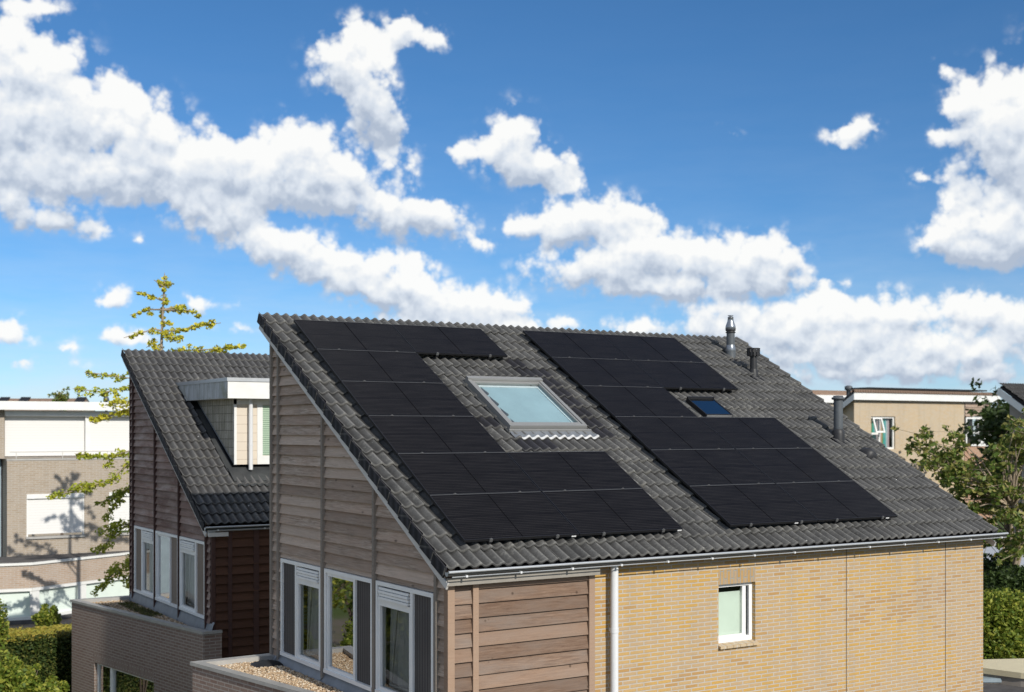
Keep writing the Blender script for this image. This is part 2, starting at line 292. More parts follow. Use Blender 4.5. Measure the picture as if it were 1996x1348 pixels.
M['brick'] = brick('yellow_brick', (.52, .31, .085), (.57, .37, .13), (.46, .325, .19), (.44, .395, .335), (.36, .215, .12), w=.236, h=.0558, lo=.46, hi=.64)
M['brick_soldier'] = brick('yellow_brick_soldier', (.45, .26, .08), (.50, .32, .12), (.42, .31, .20), (.30, .285, .25), None, .222, .0625, soldier=True)
M['brick_brown'] = brick('brown_brick', (.23, .155, .125), (.31, .225, .185), (.27, .20, .165), (.34, .30, .27))
M['brick_brown_soldier'] = brick('brown_brick_soldier', (.23, .155, .125), (.31, .225, .185), (.27, .20, .165), (.34, .30, .27), soldier=True)
M['brick_tan'] = brick('tan_brick', (.36, .29, .215), (.46, .375, .29), (.40, .34, .275), (.43, .39, .34))
M['brick_pink'] = brick('pale_pink_brick', (.42, .30, .22), (.50, .37, .28), (.46, .36, .29), (.46, .42, .37))
M['brick_cream'] = brick('cream_brick', (.52, .38, .22), (.60, .45, .27), (.52, .42, .29), (.50, .45, .38))
M['brick_redd'] = brick('orange_brick', (.42, .20, .11), (.50, .26, .15), (.44, .27, .18), (.40, .34, .28))
def glass(name, tint=(.02, .025, .025), ior=1.55, refl=1.0, rough=.02, fac=0.0):
    m = bpy.data.materials.new(name); m.use_nodes = True; N, L = m.node_tree.nodes, m.node_tree.links; N.clear()
    o = N.new('ShaderNodeOutputMaterial'); mx = N.new('ShaderNodeMixShader'); fr = N.new('ShaderNodeFresnel'); fr.inputs[0].default_value = ior
    tr = N.new('ShaderNodeBsdfTransparent'); tr.inputs[0].default_value = (*tint, 1); gl = N.new('ShaderNodeBsdfGlossy'); gl.inputs['Roughness'].default_value = rough
    gl.inputs[0].default_value = (refl, refl, refl, 1); mm = N.new('ShaderNodeMath'); mm.operation = 'ADD'; mm.use_clamp = True; mm.inputs[1].default_value = fac
    L.new(fr.outputs[0], mm.inputs[0]); L.new(mm.outputs[0], mx.inputs[0]); L.new(tr.outputs[0], mx.inputs[1]); L.new(gl.outputs[0], mx.inputs[2]); L.new(mx.outputs[0], o.inputs[0]); return m
M['glass'] = glass('window_glass', (.8, .82, .8), 1.4)
M['mirror_glass'] = glass('reflective_glass', (.6, .7, .7), 1.7, 1, .015, .36)
M['skyglass'] = glass('roof_window_glass', (.90, .96, .97), 1.5, 1.0, .02, .08)
M['interior'] = plain('dark_room', (.075, .07, .07), .9)
M['blindgreen'] = plain('pale_blind', (.66, .74, .68), .8, .2, 0, .04)
M['skyglass2'] = glass('small_roof_window_glass', (.1, .12, .14), 1.6, .95, .03, .30)
M['skyblind'] = plain('pale_roof_blind', (.36, .46, .50), .8, .2, 0, .14, .8)
M['curtain'] = plain('grey_curtain', (.42, .41, .41), .9, .1, 0, .1)
def pleat(name, a, b, sc=14.0):
    t = MT(name, .85, .15); s = t.N.new('ShaderNodeTexCoord'); sp = t.N.new('ShaderNodeSeparateXYZ'); t.L.new(s.outputs['UV'], sp.inputs[0])
    f = t.math('FRACT', t.math('MULTIPLY', sp.outputs[0], sc)); n = t.noise(t.uv(), 1.2, 3)
    t.col(t.mix(t.math('GREATER_THAN', f, .75), t.mix(n, a, b), tuple(x*.7 for x in a))); return t.m
M['screen'] = pleat('grey_screen_panel', (.075, .068, .066), (.125, .115, .11))
M['screen2'] = pleat('beige_screen_panel', (.23, .185, .15), (.31, .26, .22))
M['slats_white'] = None
def slats(name, a, b, per=18.0, th=.14):
    t = MT(name, .55, .3); s = t.N.new('ShaderNodeTexCoord'); sp = t.N.new('ShaderNodeSeparateXYZ'); t.L.new(s.outputs['UV'], sp.inputs[0])
    f = t.math('FRACT', t.math('MULTIPLY', sp.outputs[1], per)); t.col(t.mix(t.math('LESS_THAN', f, th), a, b)); return t.m
M['shutter'] = slats('white_roller_shutter', (.71, .70, .68), (.62, .61, .59), 11, .12)
M['blindslat'] = slats('green_grey_blind', (.36, .48, .36), (.14, .2, .15), 22, .3)
M['cream'] = slats('cream_panels', (.62, .55, .46), (.45, .38, .30), 1/.186, .06)
M['shingle'] = None
def shingle():
    t = MT('stained_shingle', .8, .2); uv = t.uv(); n = t.N.new('ShaderNodeTexBrick'); n.inputs['Scale'].default_value = 1; n.inputs['Brick Width'].default_value = .2; n.inputs['Row Height'].default_value = .18
    n.offset = 0; n.inputs['Mortar Size'].default_value = .006; n.inputs['Color1'].default_value = (.46, .42, .35, 1); n.inputs['Color2'].default_value = (.36, .33, .27, 1); n.inputs['Mortar'].default_value = (.12, .11, .09, 1)
    t.L.new(uv, n.inputs['Vector']); st = t.noise(t.uv(7, .8), 2, 4, .7)
    t.col(t.mix(t.math('MULTIPLY', t.ramp(st, (.45, (0, 0, 0)), (.65, (1, 1, 1))), .7), n.outputs[0], (.13, .125, .07))); return t.m
M['shingle'] = shingle()
def stained():
    t = MT('stained_fascia', .6, .3); st = t.noise(t.uv(5, .8), 2, 5, .7); n = t.noise(t.uv(), 1.5, 4)
    c = t.mix(t.ramp(st, (.4, (0, 0, 0)), (.68, (1, 1, 1))), (.50, .52, .54), (.25, .26, .24)); c = t.mix(t.math('MULTIPLY', t.ramp(n, (.5, (0, 0, 0)), (.62, (1, 1, 1))), .6), c, (.22, .22, .12)); t.col(c); return t.m
M['stained'] = stained()
def leafmat(name, a, b, c3=None, trans=.35):
    t = MT(name, .55, .35); r = t.island(); c = t.ramp(r, (0, a), (.5, b), (1, c3 or b)); t.col(c)
    N, L = t.N, t.L; o = N['Material Output']; tl = N.new('ShaderNodeBsdfTranslucent'); L.new(c, tl.inputs[0]); mx = N.new('ShaderNodeMixShader'); mx.inputs[0].default_value = trans
    L.new(t.b.outputs[0], mx.inputs[1]); L.new(tl.outputs[0], mx.inputs[2]); L.new(mx.outputs[0], o.inputs[0]); return t.m
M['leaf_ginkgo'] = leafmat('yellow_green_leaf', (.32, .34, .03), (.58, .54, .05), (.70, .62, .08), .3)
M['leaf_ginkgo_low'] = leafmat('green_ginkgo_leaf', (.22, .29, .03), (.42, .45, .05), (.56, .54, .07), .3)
M['leaf_cherry'] = leafmat('olive_leaf', (.07, .125, .02), (.16, .215, .04), (.36, .31, .10))
M['leaf_dark'] = leafmat('dark_leaf', (.02, .04, .01), (.045, .075, .015), (.07, .11, .03))
M['leaf_hedge_shaded'] = leafmat('hedge_leaf_shaded', (.022, .042, .008), (.042, .068, .013), (.12, .12, .025), .1)  # hedge face: its shade darkened into the leaf colour
M['leaf_top_sunlit'] = leafmat('hedge_top_leaf_sunlit', (.20, .20, .03), (.30, .27, .04), (.36, .27, .05), .15)  # top of the same hedge: sunlight put into the leaf colour
M['leaf_bush'] = leafmat('bush_leaf', (.075, .13, .015), (.18, .235, .03), (.38, .38, .06))
M['hedgecore'] = plain('hedge_shade', (.012, .022, .006), .9, .1)  # near-black fill standing for the shade inside the hedge
M['bark'] = plain('bark', (.13, .10, .08), .9, .1, 0, .3, 6)
M['barklight'] = plain('pale_bark', (.32, .26, .19), .9, .1, 0, .25, 6)
def gravel():
    t = MT('pebbles', .7, .3); r = t.island(); t.col(t.ramp(r, (0, (.24, .16, .10)), (.35, (.42, .29, .17)), (.7, (.55, .42, .28)), (1, (.70, .62, .50)))); return t.m
M['gravel'] = gravel()
M['gravelbase'] = plain('gravel_bed', (.16, .13, .10), .9, .1, 0, .5, 25)
M['moss'] = leafmat('moss', (.05, .05, .015), (.09, .10, .02), (.14, .13, .04), .1)
M['beigeroof'] = plain('beige_roofing', (.62, .55, .38), .7, .2, 0, .05)
M['slateblue'] = plain('blue_grey_metal', (.26, .32, .36), .5, .4, .1, .1)
M['paleroof'] = plain('pale_grey_roofing', (.42, .44, .47), .7, .2, 0, .1)
M['darkroof'] = plain('dark_roofing', (.10, .095, .095), .85, .1, 0, .3)
M['greywall'] = plain('grey_render', (.30, .27, .24), .8, .2, 0, .1)
M['brownroof'] = plain('brown_roof_tiles', (.23, .16, .12), .85, .1, 0, .2, 8)
def ground_mat():
    t = MT('ground', .9, .1); n = t.noise(t.uv(), .06, 6, .6); n2 = t.noise(t.uv(), 3, 6, .7)
    c = t.mix(n2, (.05, .075, .02), (.10, .13, .035)); t.col(t.mix(t.ramp(n, (.48, (0, 0, 0)), (.56, (1, 1, 1))), c, (.16, .13, .11))); return t.m
M['ground'] = ground_mat()
def curtains_col():
    t = MT('striped_curtain', .8, .2); s = t.N.new('ShaderNodeTexCoord'); sp = t.N.new('ShaderNodeSeparateXYZ'); t.L.new(s.outputs['UV'], sp.inputs[0])
    f = t.math('FRACT', t.math('MULTIPLY', sp.outputs[0], 1.15)); t.col(t.ramp(f, (0, (.5, .55, .6)), (.2, (.55, .35, .4)), (.4, (.65, .6, .6)), (.55, (.5, .3, .15)), (.65, (.05, .4, .25)), (.8, (.1, .45, .5)), (1, (.5, .6, .65)))); return t.m
M['curtain_col'] = curtains_col()
# ------------------------------------------------------------------ mesh helpers
class MB:
    """collects faces with metre UVs and builds one mesh object"""
    def __init__(s): s.v = []; s.f = []; s.uv = []; s.mi = []
    def face(s, pts, uv=None, mi=0):
        b = len(s.v); pts = [Vector(p) for p in pts]; s.v += [tuple(p) for p in pts]; s.f.append(tuple(range(b, b+len(pts))))
        if uv is None:
            n = Vector((0, 0, 0))
            for i in range(len(pts)):
                a, c = pts[i], pts[(i+1) % len(pts)]; n += a.cross(c)
            if n.length > 0: n.normalize()
            if abs(n.z) > .8: uv = [(p.x, p.y) for p in pts]
            else:
                t = Vector((-n.y, n.x, 0)); t.normalize()
                uv = [(p.dot(t), p.z) for p in pts]
        s.uv += list(uv); s.mi.append(mi)
    def grid(s, rows, uvs, mi=0, flip=False):
        """rows of points sharing vertices (one island)"""
        b = len(s.v); nc = len(rows[0])
        for r in rows: s.v += [tuple(p) for p in r]
        for i in range(len(rows)-1):
            for j in range(nc-1):
                q = [b+i*nc+j, b+i*nc+j+1, b+(i+1)*nc+j+1, b+(i+1)*nc+j]
                u = [uvs[i][j], uvs[i][j+1], uvs[i+1][j+1], uvs[i+1][j]]
                if flip: q.reverse(); u.reverse()
                s.f.append(tuple(q)); s.uv += u; s.mi.append(mi)
    def box(s, a, b, mi=0, fr=None):
        x0, y0, z0 = a; x1, y1, z1 = b
        P = [Vector(p) for p in ((x0, y0, z0), (x1, y0, z0), (x1, y1, z0), (x0, y1, z0), (x0, y0, z1), (x1, y0, z1), (x1, y1, z1), (x0, y1, z1))]
        if fr: P = [fr(*p) for p in P]
        for q in ((0, 3, 2, 1), (4, 5, 6, 7), (0, 1, 5, 4), (1, 2, 6, 5), (2, 3, 7, 6), (3, 0, 4, 7)): s.face([P[i] for i in q], None, mi)
    def prism(s, poly, z0, z1, mi=0, capmi=None):
        n = len(poly); A = sum(poly[i][0]*poly[(i+1) % n][1]-poly[(i+1) % n][0]*poly[i][1] for i in range(n))
        if A < 0: poly = poly[::-1]
        for i in range(n):
            a, b = poly[i], poly[(i+1) % n]; s.face([(a[0], a[1], z0), (b[0], b[1], z0), (b[0], b[1], z1), (a[0], a[1], z1)], None, mi)
        s.face([(p[0], p[1], z1) for p in poly], None, capmi if capmi is not None else mi); s.face([(p[0], p[1], z0) for p in reversed(poly)], None, mi)
    def tube(s, pts, rads, n=12, mi=0, caps=True):
        pts = [Vector(p) for p in pts]; rows = []
        for i, p in enumerate(pts):
            d = (pts[min(i+1, len(pts)-1)]-pts[max(i-1, 0)]); d = d.normalized() if d.length > 1e-6 else Vector((0, 0, 1))
            a = d.orthogonal().normalized() if abs(d.z) < .9 else (Vector((1, 0, 0))-d*d.x).normalized(); b = d.cross(a)
            r = rads[i] if isinstance(rads, (list, tuple)) else rads
            rows.append([p+a*(r*cos(2*pi*k/n))+b*(r*sin(2*pi*k/n)) for k in range(n+1)])
        uv = [[(k/n, i*.3) for k in range(n+1)] for i in range(len(rows))]; s.grid(rows, uv, mi, False)
        if caps: s.face(rows[-1][:-1], [(0, 0)]*n, mi); s.face(list(reversed(rows[0][:-1])), [(0, 0)]*n, mi)
    def build(s, name, mats, parent=None, smooth=False, loc=None):
        me = bpy.data.meshes.new(name)
        off = Vector(loc) if loc else Vector((0, 0, 0))
        me.from_pydata([tuple(Vector(v)-off) for v in s.v] if loc else s.v, [], s.f)
        ul = me.uv_layers.new(name='UVMap'); ul.data.foreach_set('uv', [c for u in s.uv for c in u])
        for m in (mats if isinstance(mats, (list, tuple)) else [mats]): me.materials.append(M[m] if isinstance(m, str) else m)
        me.polygons.foreach_set('material_index', s.mi)
        if smooth: me.polygons.foreach_set('use_smooth', [True]*len(s.f))
        me.update(); o = bpy.data.objects.new(name, me); COL.objects.link(o)
        if loc: o.location = off
        if parent: o.parent = parent
        return o
def thing(name, label, cat, loc=(0, 0, 0), group=None, rz=0):
    o = bpy.data.objects.new(name, None); COL.objects.link(o); o.location = loc; o.rotation_euler = (0, 0, rz); o.empty_display_size = .3
    return tag(o, label, cat, group)
def tag(o, label, cat, group=None, kind=None):
    if label: o['label'] = label
    if cat: o['category'] = cat
    if group: o['group'] = group
    if kind: o['kind'] = kind
    return o
GZ = -8.5
# ------------------------------------------------------------------ ground
g = MB(); g.face([(-900, -600, GZ), (900, -600, GZ), (900, 1500, GZ), (-900, 1500, GZ)]); tag(g.build('ground', 'ground'), None, None, None, 'structure')
p = MB(); p.face([(-7.5, -40, GZ+.004), (-3.2, -40, GZ+.004), (-3.2, 22, GZ+.004), (-7.5, 22, GZ+.004)]); tag(p.build('path', 'brick_pink'), None, None, None, 'structure')
# ------------------------------------------------------------------ roof tiles
PER, TW, TG = .159, .318, .35
def wave(u):
    c = .5+.5*cos(2*pi*(u/PER)); return .046*c**1.25
def roof_frame(pitch, o=(0, 0, 0)):
    c, s_ = cos(pitch), sin(pitch); o = Vector(o)
    return lambda u, v, d: o+Vector((u, -v*c-d*s_, -v*s_+d*c))
def tiles(fr, u0, nu, v0, nv, base, skip=lambda u, v: False, new=lambda i, j: False, seed=1, cols=8):
    rnd = random.Random(seed); mb = MB()
    for j in range(nv):
        for i in range(nu):
            ua = u0+i*TW; va = v0+j*TG
            if skip(ua+TW/2, va+TG/2): continue
            jd = rnd.uniform(-.003, .004); jv = rnd.uniform(-.006, .006); tl = rnd.uniform(-.004, .004); vb = va+TG+jv
            n = cols*2; mi = 1 if new(i, j) else 0; rows = []; uvs = []
            for (v, dd) in ((va-.055, -.006), (va+TG*.5, .014), (vb-.012, .036), (vb, .031), (vb+.001, .008)):
                r = []; uv = []
                for k in range(n+1):
                    u = ua+TW*k/n; w = wave(u-u0); 
                    
                    r.append(fr(u+(.0015 if k == n else 0), v, base+w+dd+jd+tl*(k/n-.5))); uv.append((u, v))
                rows.append(r); uvs.append(uv)
            mb.grid(rows, uvs, mi, True)
    return mb
PIT = 0.51076; F1 = roof_frame(PIT)
# ---- siding boards: tangent/normal frame, polygon clipping under a roof line
def clip(poly, f):
    out = []
    for i in range(len(poly)):
        a, b = poly[i], poly[(i+1) % len(poly)]; fa, fb = f(a), f(b)
        if fa >= 0: out.append(a)
        if (fa >= 0) != (fb >= 0):
            t = fa/(fa-fb); out.append((a[0]+(b[0]-a[0])*t, a[1]+(b[1]-a[1])*t))
    return out
def siding(mb, org, tan, nor, t0, t1, z0, z1, h=.155, roof=None, seed=0, proud=.042, keep=0.0):
    """boards between t0 and t1 (metres along tan), each row an island, lapped like bevel siding"""
    rnd = random.Random(seed); org, tan, nor = Vector(org), Vector(tan), Vector(nor); z = math.floor(z0/h)*h
    while z < z1:
        a, b = max(z, z0), min(z+h, z1)
        if b-a < .005: z += h; continue
        jo = rnd.uniform(-.004, .004); sg = rnd.uniform(-.004, .004)
        poly = [(t0, a), (t1, a), (t1, b), (t0, b)]
        if roof: poly = clip(poly, lambda p: roof(p[0])-p[1])
        if len(poly) >= 3:
            def P3(p):
                k = (p[1]-z)/h; d = .006+(proud+jo)*(1-k); return org+tan*p[0]+nor*d+Vector((0, 0, p[1]+(sg*(p[0]-t0)/(max(.5, t1-t0)) if p[1] == a else 0)))
            su = rnd.uniform(0, 7)
            P = [P3(q) for q in poly]; uvs = [(q[0]+su, q[1]) for q in poly]
            b0 = len(mb.v); mb.v += [tuple(p) for p in P]; mb.f.append(tuple(range(b0, b0+len(P)))); mb.uv += uvs; mb.mi.append(0)
            lo = [i for i, q in enumerate(poly) if abs(q[1]-a) < 1e-6]
            if len(lo) >= 2 and a == z:
                i, k = lo[0], lo[1]
                Q = [P[i], P[k], P[k]-nor*(proud*.95), P[i]-nor*(proud*.95)]
                mb.v += [tuple(q) for q in Q[2:]]; e = len(mb.v)-2
                mb.f.append((b0+k, b0+i, e+1, e)); mb.uv += [uvs[k], uvs[i], uvs[i], uvs[k]]; mb.mi.append(0)
        z += h
# ------------------------------------------------------------------ gable window unit
def gable_window(parent, X, y0, y1, z0, z1, parts, scr, off=Vector((0, 0, 0)), lab=None, openw=False):
    """window band in a plane X=const looking to -X; y0>y1; parts: list (ya, yb, kind)"""
    o = thing_part('window', parent)
    if lab: o['label'] = lab
    fw = .055; f = MB(); xo = X-.055; xi = X+.05
    def bar(ya, yb, za, zb, a=xo, b=xi, m=f): m.box((a, min(ya, yb), za), (b, max(ya, yb), zb), 0, lambda x, y, z: Vector((x, y, z))+off)
    bar(y0, y1, z1-fw, z1); bar(y0, y1, z0, z0+fw, xo-.012, xi)
    bar(y0, y0-fw, z0+fw, z1-fw); bar(y1, y1+fw, z0+fw, z1-fw)
    pane = MB(); scrn = MB(); vent = MB(); cur = MB()
    prev = None
    for (ya, yb, kind) in parts:
        if prev is not None: bar(prev, ya, z0+fw, z1-fw, xo+.004, xi)
        prev = yb
        za, zb = z0+fw, z1-fw; A = lambda x, y, z: Vector((x, y, z))+off
        if kind == 'screen': scrn.face([A(X-.02, ya, za), A(X-.02, yb, za), A(X-.02, yb, zb), A(X-.02, ya, zb)])
        elif kind == 'glass':
            s = .045; bar(ya, ya-s, za, zb, xo+.02, xi); bar(yb, yb+s, za, zb, xo+.02, xi); bar(ya-s, yb+s, za, za+s, xo+.02, xi); bar(ya-s, yb+s, zb-s, zb, xo+.02, xi)
            pane.face([A(X-.005, ya-s, za+s), A(X-.005, yb+s, za+s), A(X-.005, yb+s, zb-s), A(X-.005, ya-s, zb-s)], None, 1)
        else:
            vz = zb-.19; bar(ya, yb, vz-.03, vz, xo+.01, xi)
            for k in range(4): vent.box((X-.075+.012*(k % 2), yb+.04, vz+.01+k*.042), (X-.02, ya-.06, vz+.01+k*.042+.034), 0, A)
            s = .05; tb = vz-.03
            for (p, q, r_, t_) in ((ya, ya-s, za, tb), (yb, yb+s, za, tb), (ya-s, yb+s, za, za+s), (ya-s, yb+s, tb-s, tb)): bar(p, q, r_, t_, xo+.015, xi)
            pane.face([A(X-.003, ya-s, za+s), A(X-.003, yb+s, za+s), A(X-.003, yb+s, tb-s), A(X-.003, ya-s, tb-s)], None, 0)
            # curtain with leaning folds, inside the room
            rows = []; uv = []
            yy = [ya-.03-(ya-yb-.06)*(.02+.96*k/16) for k in range(17)]
            for zz, sk in ((za, 0.0), (tb, .16)):
                rows.append([A(X+.10+.03*sin(k*1.9), yy[k]-sk*.3+.02*sin(k*2.3), zz) for k in range(17)]); uv.append([(k*.1, zz) for k in range(17)])
            cur.grid(rows, uv)
            cur.tube([A(X+.04, ya-(ya-yb)*.25, za+.12), A(X+.05, ya-(ya-yb)*.42, tb-.03)], .016, 6); cur.tube([A(X+.04, ya-(ya-yb)*.2, za+.1), A(X+.05, yb+.05, za+.1)], .016, 6)
    f.build('frame', 'white', o)
    if pane.v: pane.build('pane', ['glass', 'mirror_glass'], o)
    if scrn.v: scrn.build('screen_panel', scr, o)
    if vent.v: vent.build('vent_grille', 'white', o)
    if cur.v: cur.build('curtain', 'curtain', o, True)
    return o
def thing_part(name, parent):
    o = bpy.data.objects.new(name, None); COL.objects.link(o); o.parent = parent; o.empty_display_size = .1; return o
# ================================================================== MAIN HOUSE
XG, YW, XR, YB = -.27, -5.73, 9.745, .15
H1 = thing('house', 'nearest house, yellow brick with grey timber gable and solar panels on its tiled roof', 'house', (4.7, -2.8, GZ))
H1.matrix_world  # parts keep world coordinates below
def par(o, root):
    o.parent = root; o.matrix_parent_inverse = Matrix.Translation(-root.location); return o
class Root:  # an empty at the origin of its parts would be off the ground; children carry the inverse
    pass
def B(mb, name, mats, root, smooth=False, lab=None):
    o = mb.build(name, mats, None, smooth); par(o, root)
    if lab: o['label'] = lab
    return o
def BS(mb, name, mats, part, smooth=False, lab=None):
    o = mb.build(name, mats, part, smooth)
    if lab: o['label'] = lab
    return o
def part_empty(name, root):
    o = bpy.data.objects.new(name, None); COL.objects.link(o); o.empty_display_size = .1; return par(o, root)
_tp = thing_part
def thing_part(name, parent): return part_empty(name, parent)
rl = lambda y: (y*math.tan(PIT))-.235   # underside of the roof over the gable
# roof tiles with gaps under the roof windows; darker replacement tiles around the big one
V0 = -.44; NV = 21; U0 = -.41; NU = 32; TG = (6.84-V0)/NV; TW = (9.87-U0)/NU; PER = TW/2
def newt(i, j):
    return (i, j) in {(12, 5), (13, 6), (13, 7), (13, 8), (13, 9), (13, 10), (12, 6), (7, 10), (8, 12), (9, 12), (13, 5), (12, 4), (13, 11)}
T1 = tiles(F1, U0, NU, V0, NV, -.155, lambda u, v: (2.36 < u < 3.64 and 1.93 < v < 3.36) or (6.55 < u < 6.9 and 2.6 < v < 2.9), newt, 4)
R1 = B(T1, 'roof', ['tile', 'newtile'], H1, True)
ub = MB(); ub.box((U0+.06, V0+.03, -.235), (9.82, 6.74, -.165), 0, F1); B(ub, 'roof_deck', 'under', H1)
# verge tiles' side flanges, stepped, with little clips
for (ux, sg) in ((U0, -1), (9.872, 1)):
    vt = MB()
    for j in range(NV):
        va = V0+j*TG; vt.box((ux-.012, va+.008, -.275), (ux+.012, va+TG+.004, -.122), 0, lambda u, v, d, va=va: F1(u, v, d+.022*(v-va)/TG))
        vt.box((ux-.018, va+TG-.012, -.25), (ux-.006, va+TG+.004, -.115), 1, F1)
    B(vt, 'verge_flange', ['newtile', 'tile'], H1)
    vb = MB(); vb.box((ux-sg*.045, V0+.06, -.365), (ux-sg*.02, 6.93, -.278), 0, F1); B(vb, 'verge_board', 'vergeboard', H1)
rb = MB(); rb.box((U0+.05, V0+.02, -.40), (9.82, V0+.05, -.168), 0, F1); B(rb, 'ridge_board', 'vergeboard', H1)
# walls
w = MB()
wx0, wx1, wz0, wz1 = 4.03, 4.72, -4.80, -3.96
top = rl(YW)-.0
def fw_(a, b, z0, z1): w.face([(a, YW, z0), (b, YW, z0), (b, YW, z1), (a, YW, z1)])
fw_(1.86, wx0, GZ, top); fw_(wx1, XR, GZ, top); fw_(wx0, wx1, GZ, wz0-.06); fw_(wx0, wx1, wz1+.20, top)
w.face([(wx0, YW, wz0-.06), (wx0, YW, wz1), (wx0, YW+.12, wz1), (wx0, YW+.12, wz0-.06)][::-1])
w.face([(wx1, YW, wz0-.06), (wx1, YW, wz1), (wx1, YW+.12, wz1), (wx1, YW+.12, wz0-.06)])
w.face([(XR, YW, GZ), (XR, YB, GZ), (XR, YB, rl(YB)), (XR, YW, top)])
w.face([(XG+.03, YB, GZ), (XG+.03, YB, rl(YB)), (XR, YB, rl(YB)), (XR, YB, GZ)])
B(w, 'brick_wall', 'brick', H1)
ls = MB(); ls.face([(wx0, YW-.002, wz1), (wx1, YW-.002, wz1), (wx1, YW-.002, wz1+.205), (wx0, YW-.002, wz1+.205)]); ls.face([(wx0, YW-.002, wz1), (wx0, YW+.12, wz1), (wx1, YW+.12, wz1), (wx1, YW-.002, wz1)])
B(ls, 'soldier_course', 'brick_soldier', H1)
for xj in (6.56, 8.81):
    j_ = MB(); j_.box((xj-.006, YW-.003, GZ), (xj+.006, YW+.01, top)); B(j_, 'expansion_joint', 'interior', H1)
# timber core behind the boards, with openings at the gable windows
core = MB()
ys = [YB, -.28, -1.89, -2.01, -3.66, -3.76, -5.42, YW]
ZT, ZB_ = -3.81, -5.33
def gpoly(mb, X, ya, yb, z0, zt): mb.face([(X, ya, z0), (X, yb, z0), (X, yb, zt(yb)), (X, ya, zt(ya))])
for a, b in zip(ys[:-1], ys[1:]):
    if (a, b) in ((-.28, -1.89), (-2.01, -3.66), (-3.76, -5.42)):
        gpoly(core, XG, a, b, GZ, lambda y: ZB_); gpoly(core, XG, a, b, ZT, rl)
    else: gpoly(core, XG, a, b, GZ, rl)
core.face([(XG, YW, GZ), (1.86, YW, GZ), (1.86, YW, top), (XG, YW, top)])
B(core, 'timber_wall', 'post_grey', H1)
room = MB(); room.box((XG+.5, -5.6, -5.4), (XG+.56, 0, -3.7)); room.box((XG+.02, -5.6, -5.46), (XG+.5, 0, -5.40)); room.box((XG+.02, -5.6, -3.7), (XG+.5, 0, -3.64)); B(room, 'room_lining', 'interior', H1)
sd = MB(); posts = [-.17, -1.95, -3.71, -5.48]
NX = (-1, 0, 0); G0 = (XG, 0, 0); TN = (0, -1, 0)     # along -Y
rt = lambda t: rl(-t)-.02
for k, (a, b) in enumerate([(-YB, .14), (.20, 1.92), (1.98, 3.68), (3.74, 5.45)]):
    if k == 0: siding(sd, G0, TN, NX, a+.05, b, GZ, 0, roof=rt, seed=1)
    else: siding(sd, G0, TN, NX, a, b, ZT+.01, 0, roof=rt, seed=10+k); siding(sd, G0, TN, NX, a, b, GZ, ZB_-.16, roof=rt, seed=20+k)
siding(sd, G0, TN, NX, .20, .285, ZB_, ZT, seed=5)
siding(sd, G0, TN, NX, 5.51, -YW-.04, GZ, 0, roof=rt, seed=6)
B(sd, 'gable_boards', 'wood_grey', H1, lab='silver-grey weathered lapped boards on the gable')
for y in posts:
    q = MB(); zt = min(rl(y-.03)-.02, 0); zb = GZ
    if y in (-1.95, -3.71): q.box((XG-.072, y-.03, GZ), (XG, y+.03, zt))
    else: q.box((XG-.066, y-.03, GZ), (XG, y+.03, zt))
    B(q, 'batten', 'post_grey', H1)
q = MB(); q.box((XG-.066, YB-.05, GZ), (XG, YB+.02, rl(YB-.05)-.02)); B(q, 'corner_post', 'post_grey', H1)
q = MB(); q.box((XG-.05, YW-.06, GZ), (XG+.045, YW+.04, rl(YW)-.03)); B(q, 'corner_post', 'post_warm', H1)
# front timber bay
sf = MB(); FT = (1, 0, 0); FN = (0, -1, 0); FO = (0, YW, 0)
siding(sf, FO, FT, FN, XG+.05, .03, GZ, top, h=.178, seed=31); siding(sf, FO, FT, FN, .11, 1.77, GZ, top, h=.178, seed=33)
B(sf, 'front_boards', 'wood_warm', H1, lab='sunlit reddish-brown lapped boards beside the brick wall')
for (a, b) in ((.03, .11), (1.77, 1.86)):
    q = MB(); q.box((a, YW-.066, GZ), (b, YW, top-.005)); B(q, 'batten', 'post_warm', H1)
# gable windows
gable_window(H1, XG, -.285, -1.885, ZB_, ZT, [(-.34, -.87, 'screen'), (-.94, -1.83, 'open')], 'screen')
gable_window(H1, XG, -2.015, -3.655, ZB_, ZT, [(-2.08, -3.04, 'glass'), (-3.09, -3.60, 'screen')], 'screen')
gable_window(H1, XG, -3.765, -5.415, ZB_, ZT, [(-3.82, -4.78, 'open'), (-4.85, -5.36, 'screen')], 'screen')
# front window
wn = part_empty('window', H1); wn['label'] = 'small white-framed window with pale blind in the yellow brick wall'
f = MB(); yf = YW+.10
f.box((wx0, yf-.03, wz1-.05), (wx1, yf+.03, wz1)); f.box((wx0, yf-.03, wz0), (wx1, yf+.03, wz0+.07)); f.box((wx0, yf-.03, wz0+.07), (wx0+.05, yf+.03, wz1-.05)); f.box((wx1-.06, yf-.03, wz0+.07), (wx1, yf+.03, wz1-.05))
f.box((wx1-.17, yf-.012, wz0+.07), (wx1-.105, yf+.03, wz1-.05)); f.box((wx0+.05, yf-.012, wz0+.07), (wx1-.17, yf+.03, wz0+.10))
BS(f, 'frame', 'white', wn)
f = MB(); f.face([(wx0+.05, yf+.01, wz0+.07), (wx1-.06, yf+.01, wz0+.07), (wx1-.06, yf+.01, wz1-.05), (wx0+.05, yf+.01, wz1-.05)]); BS(f, 'pane', 'glass', wn)
f = MB(); f.face([(wx0, yf+.04, wz0+.04), (wx1-.1, yf+.04, wz0+.04), (wx1-.1, yf+.04, wz1-.13), (wx0, yf+.04, wz1-.13)]); BS(f, 'blind', 'blindgreen', wn)
f = MB(); f.box((wx0-.1, yf+.3, wz0-.1), (wx1+.1, yf+.32, wz1+.1)); BS(f, 'room_back', 'interior', wn)
f = MB()
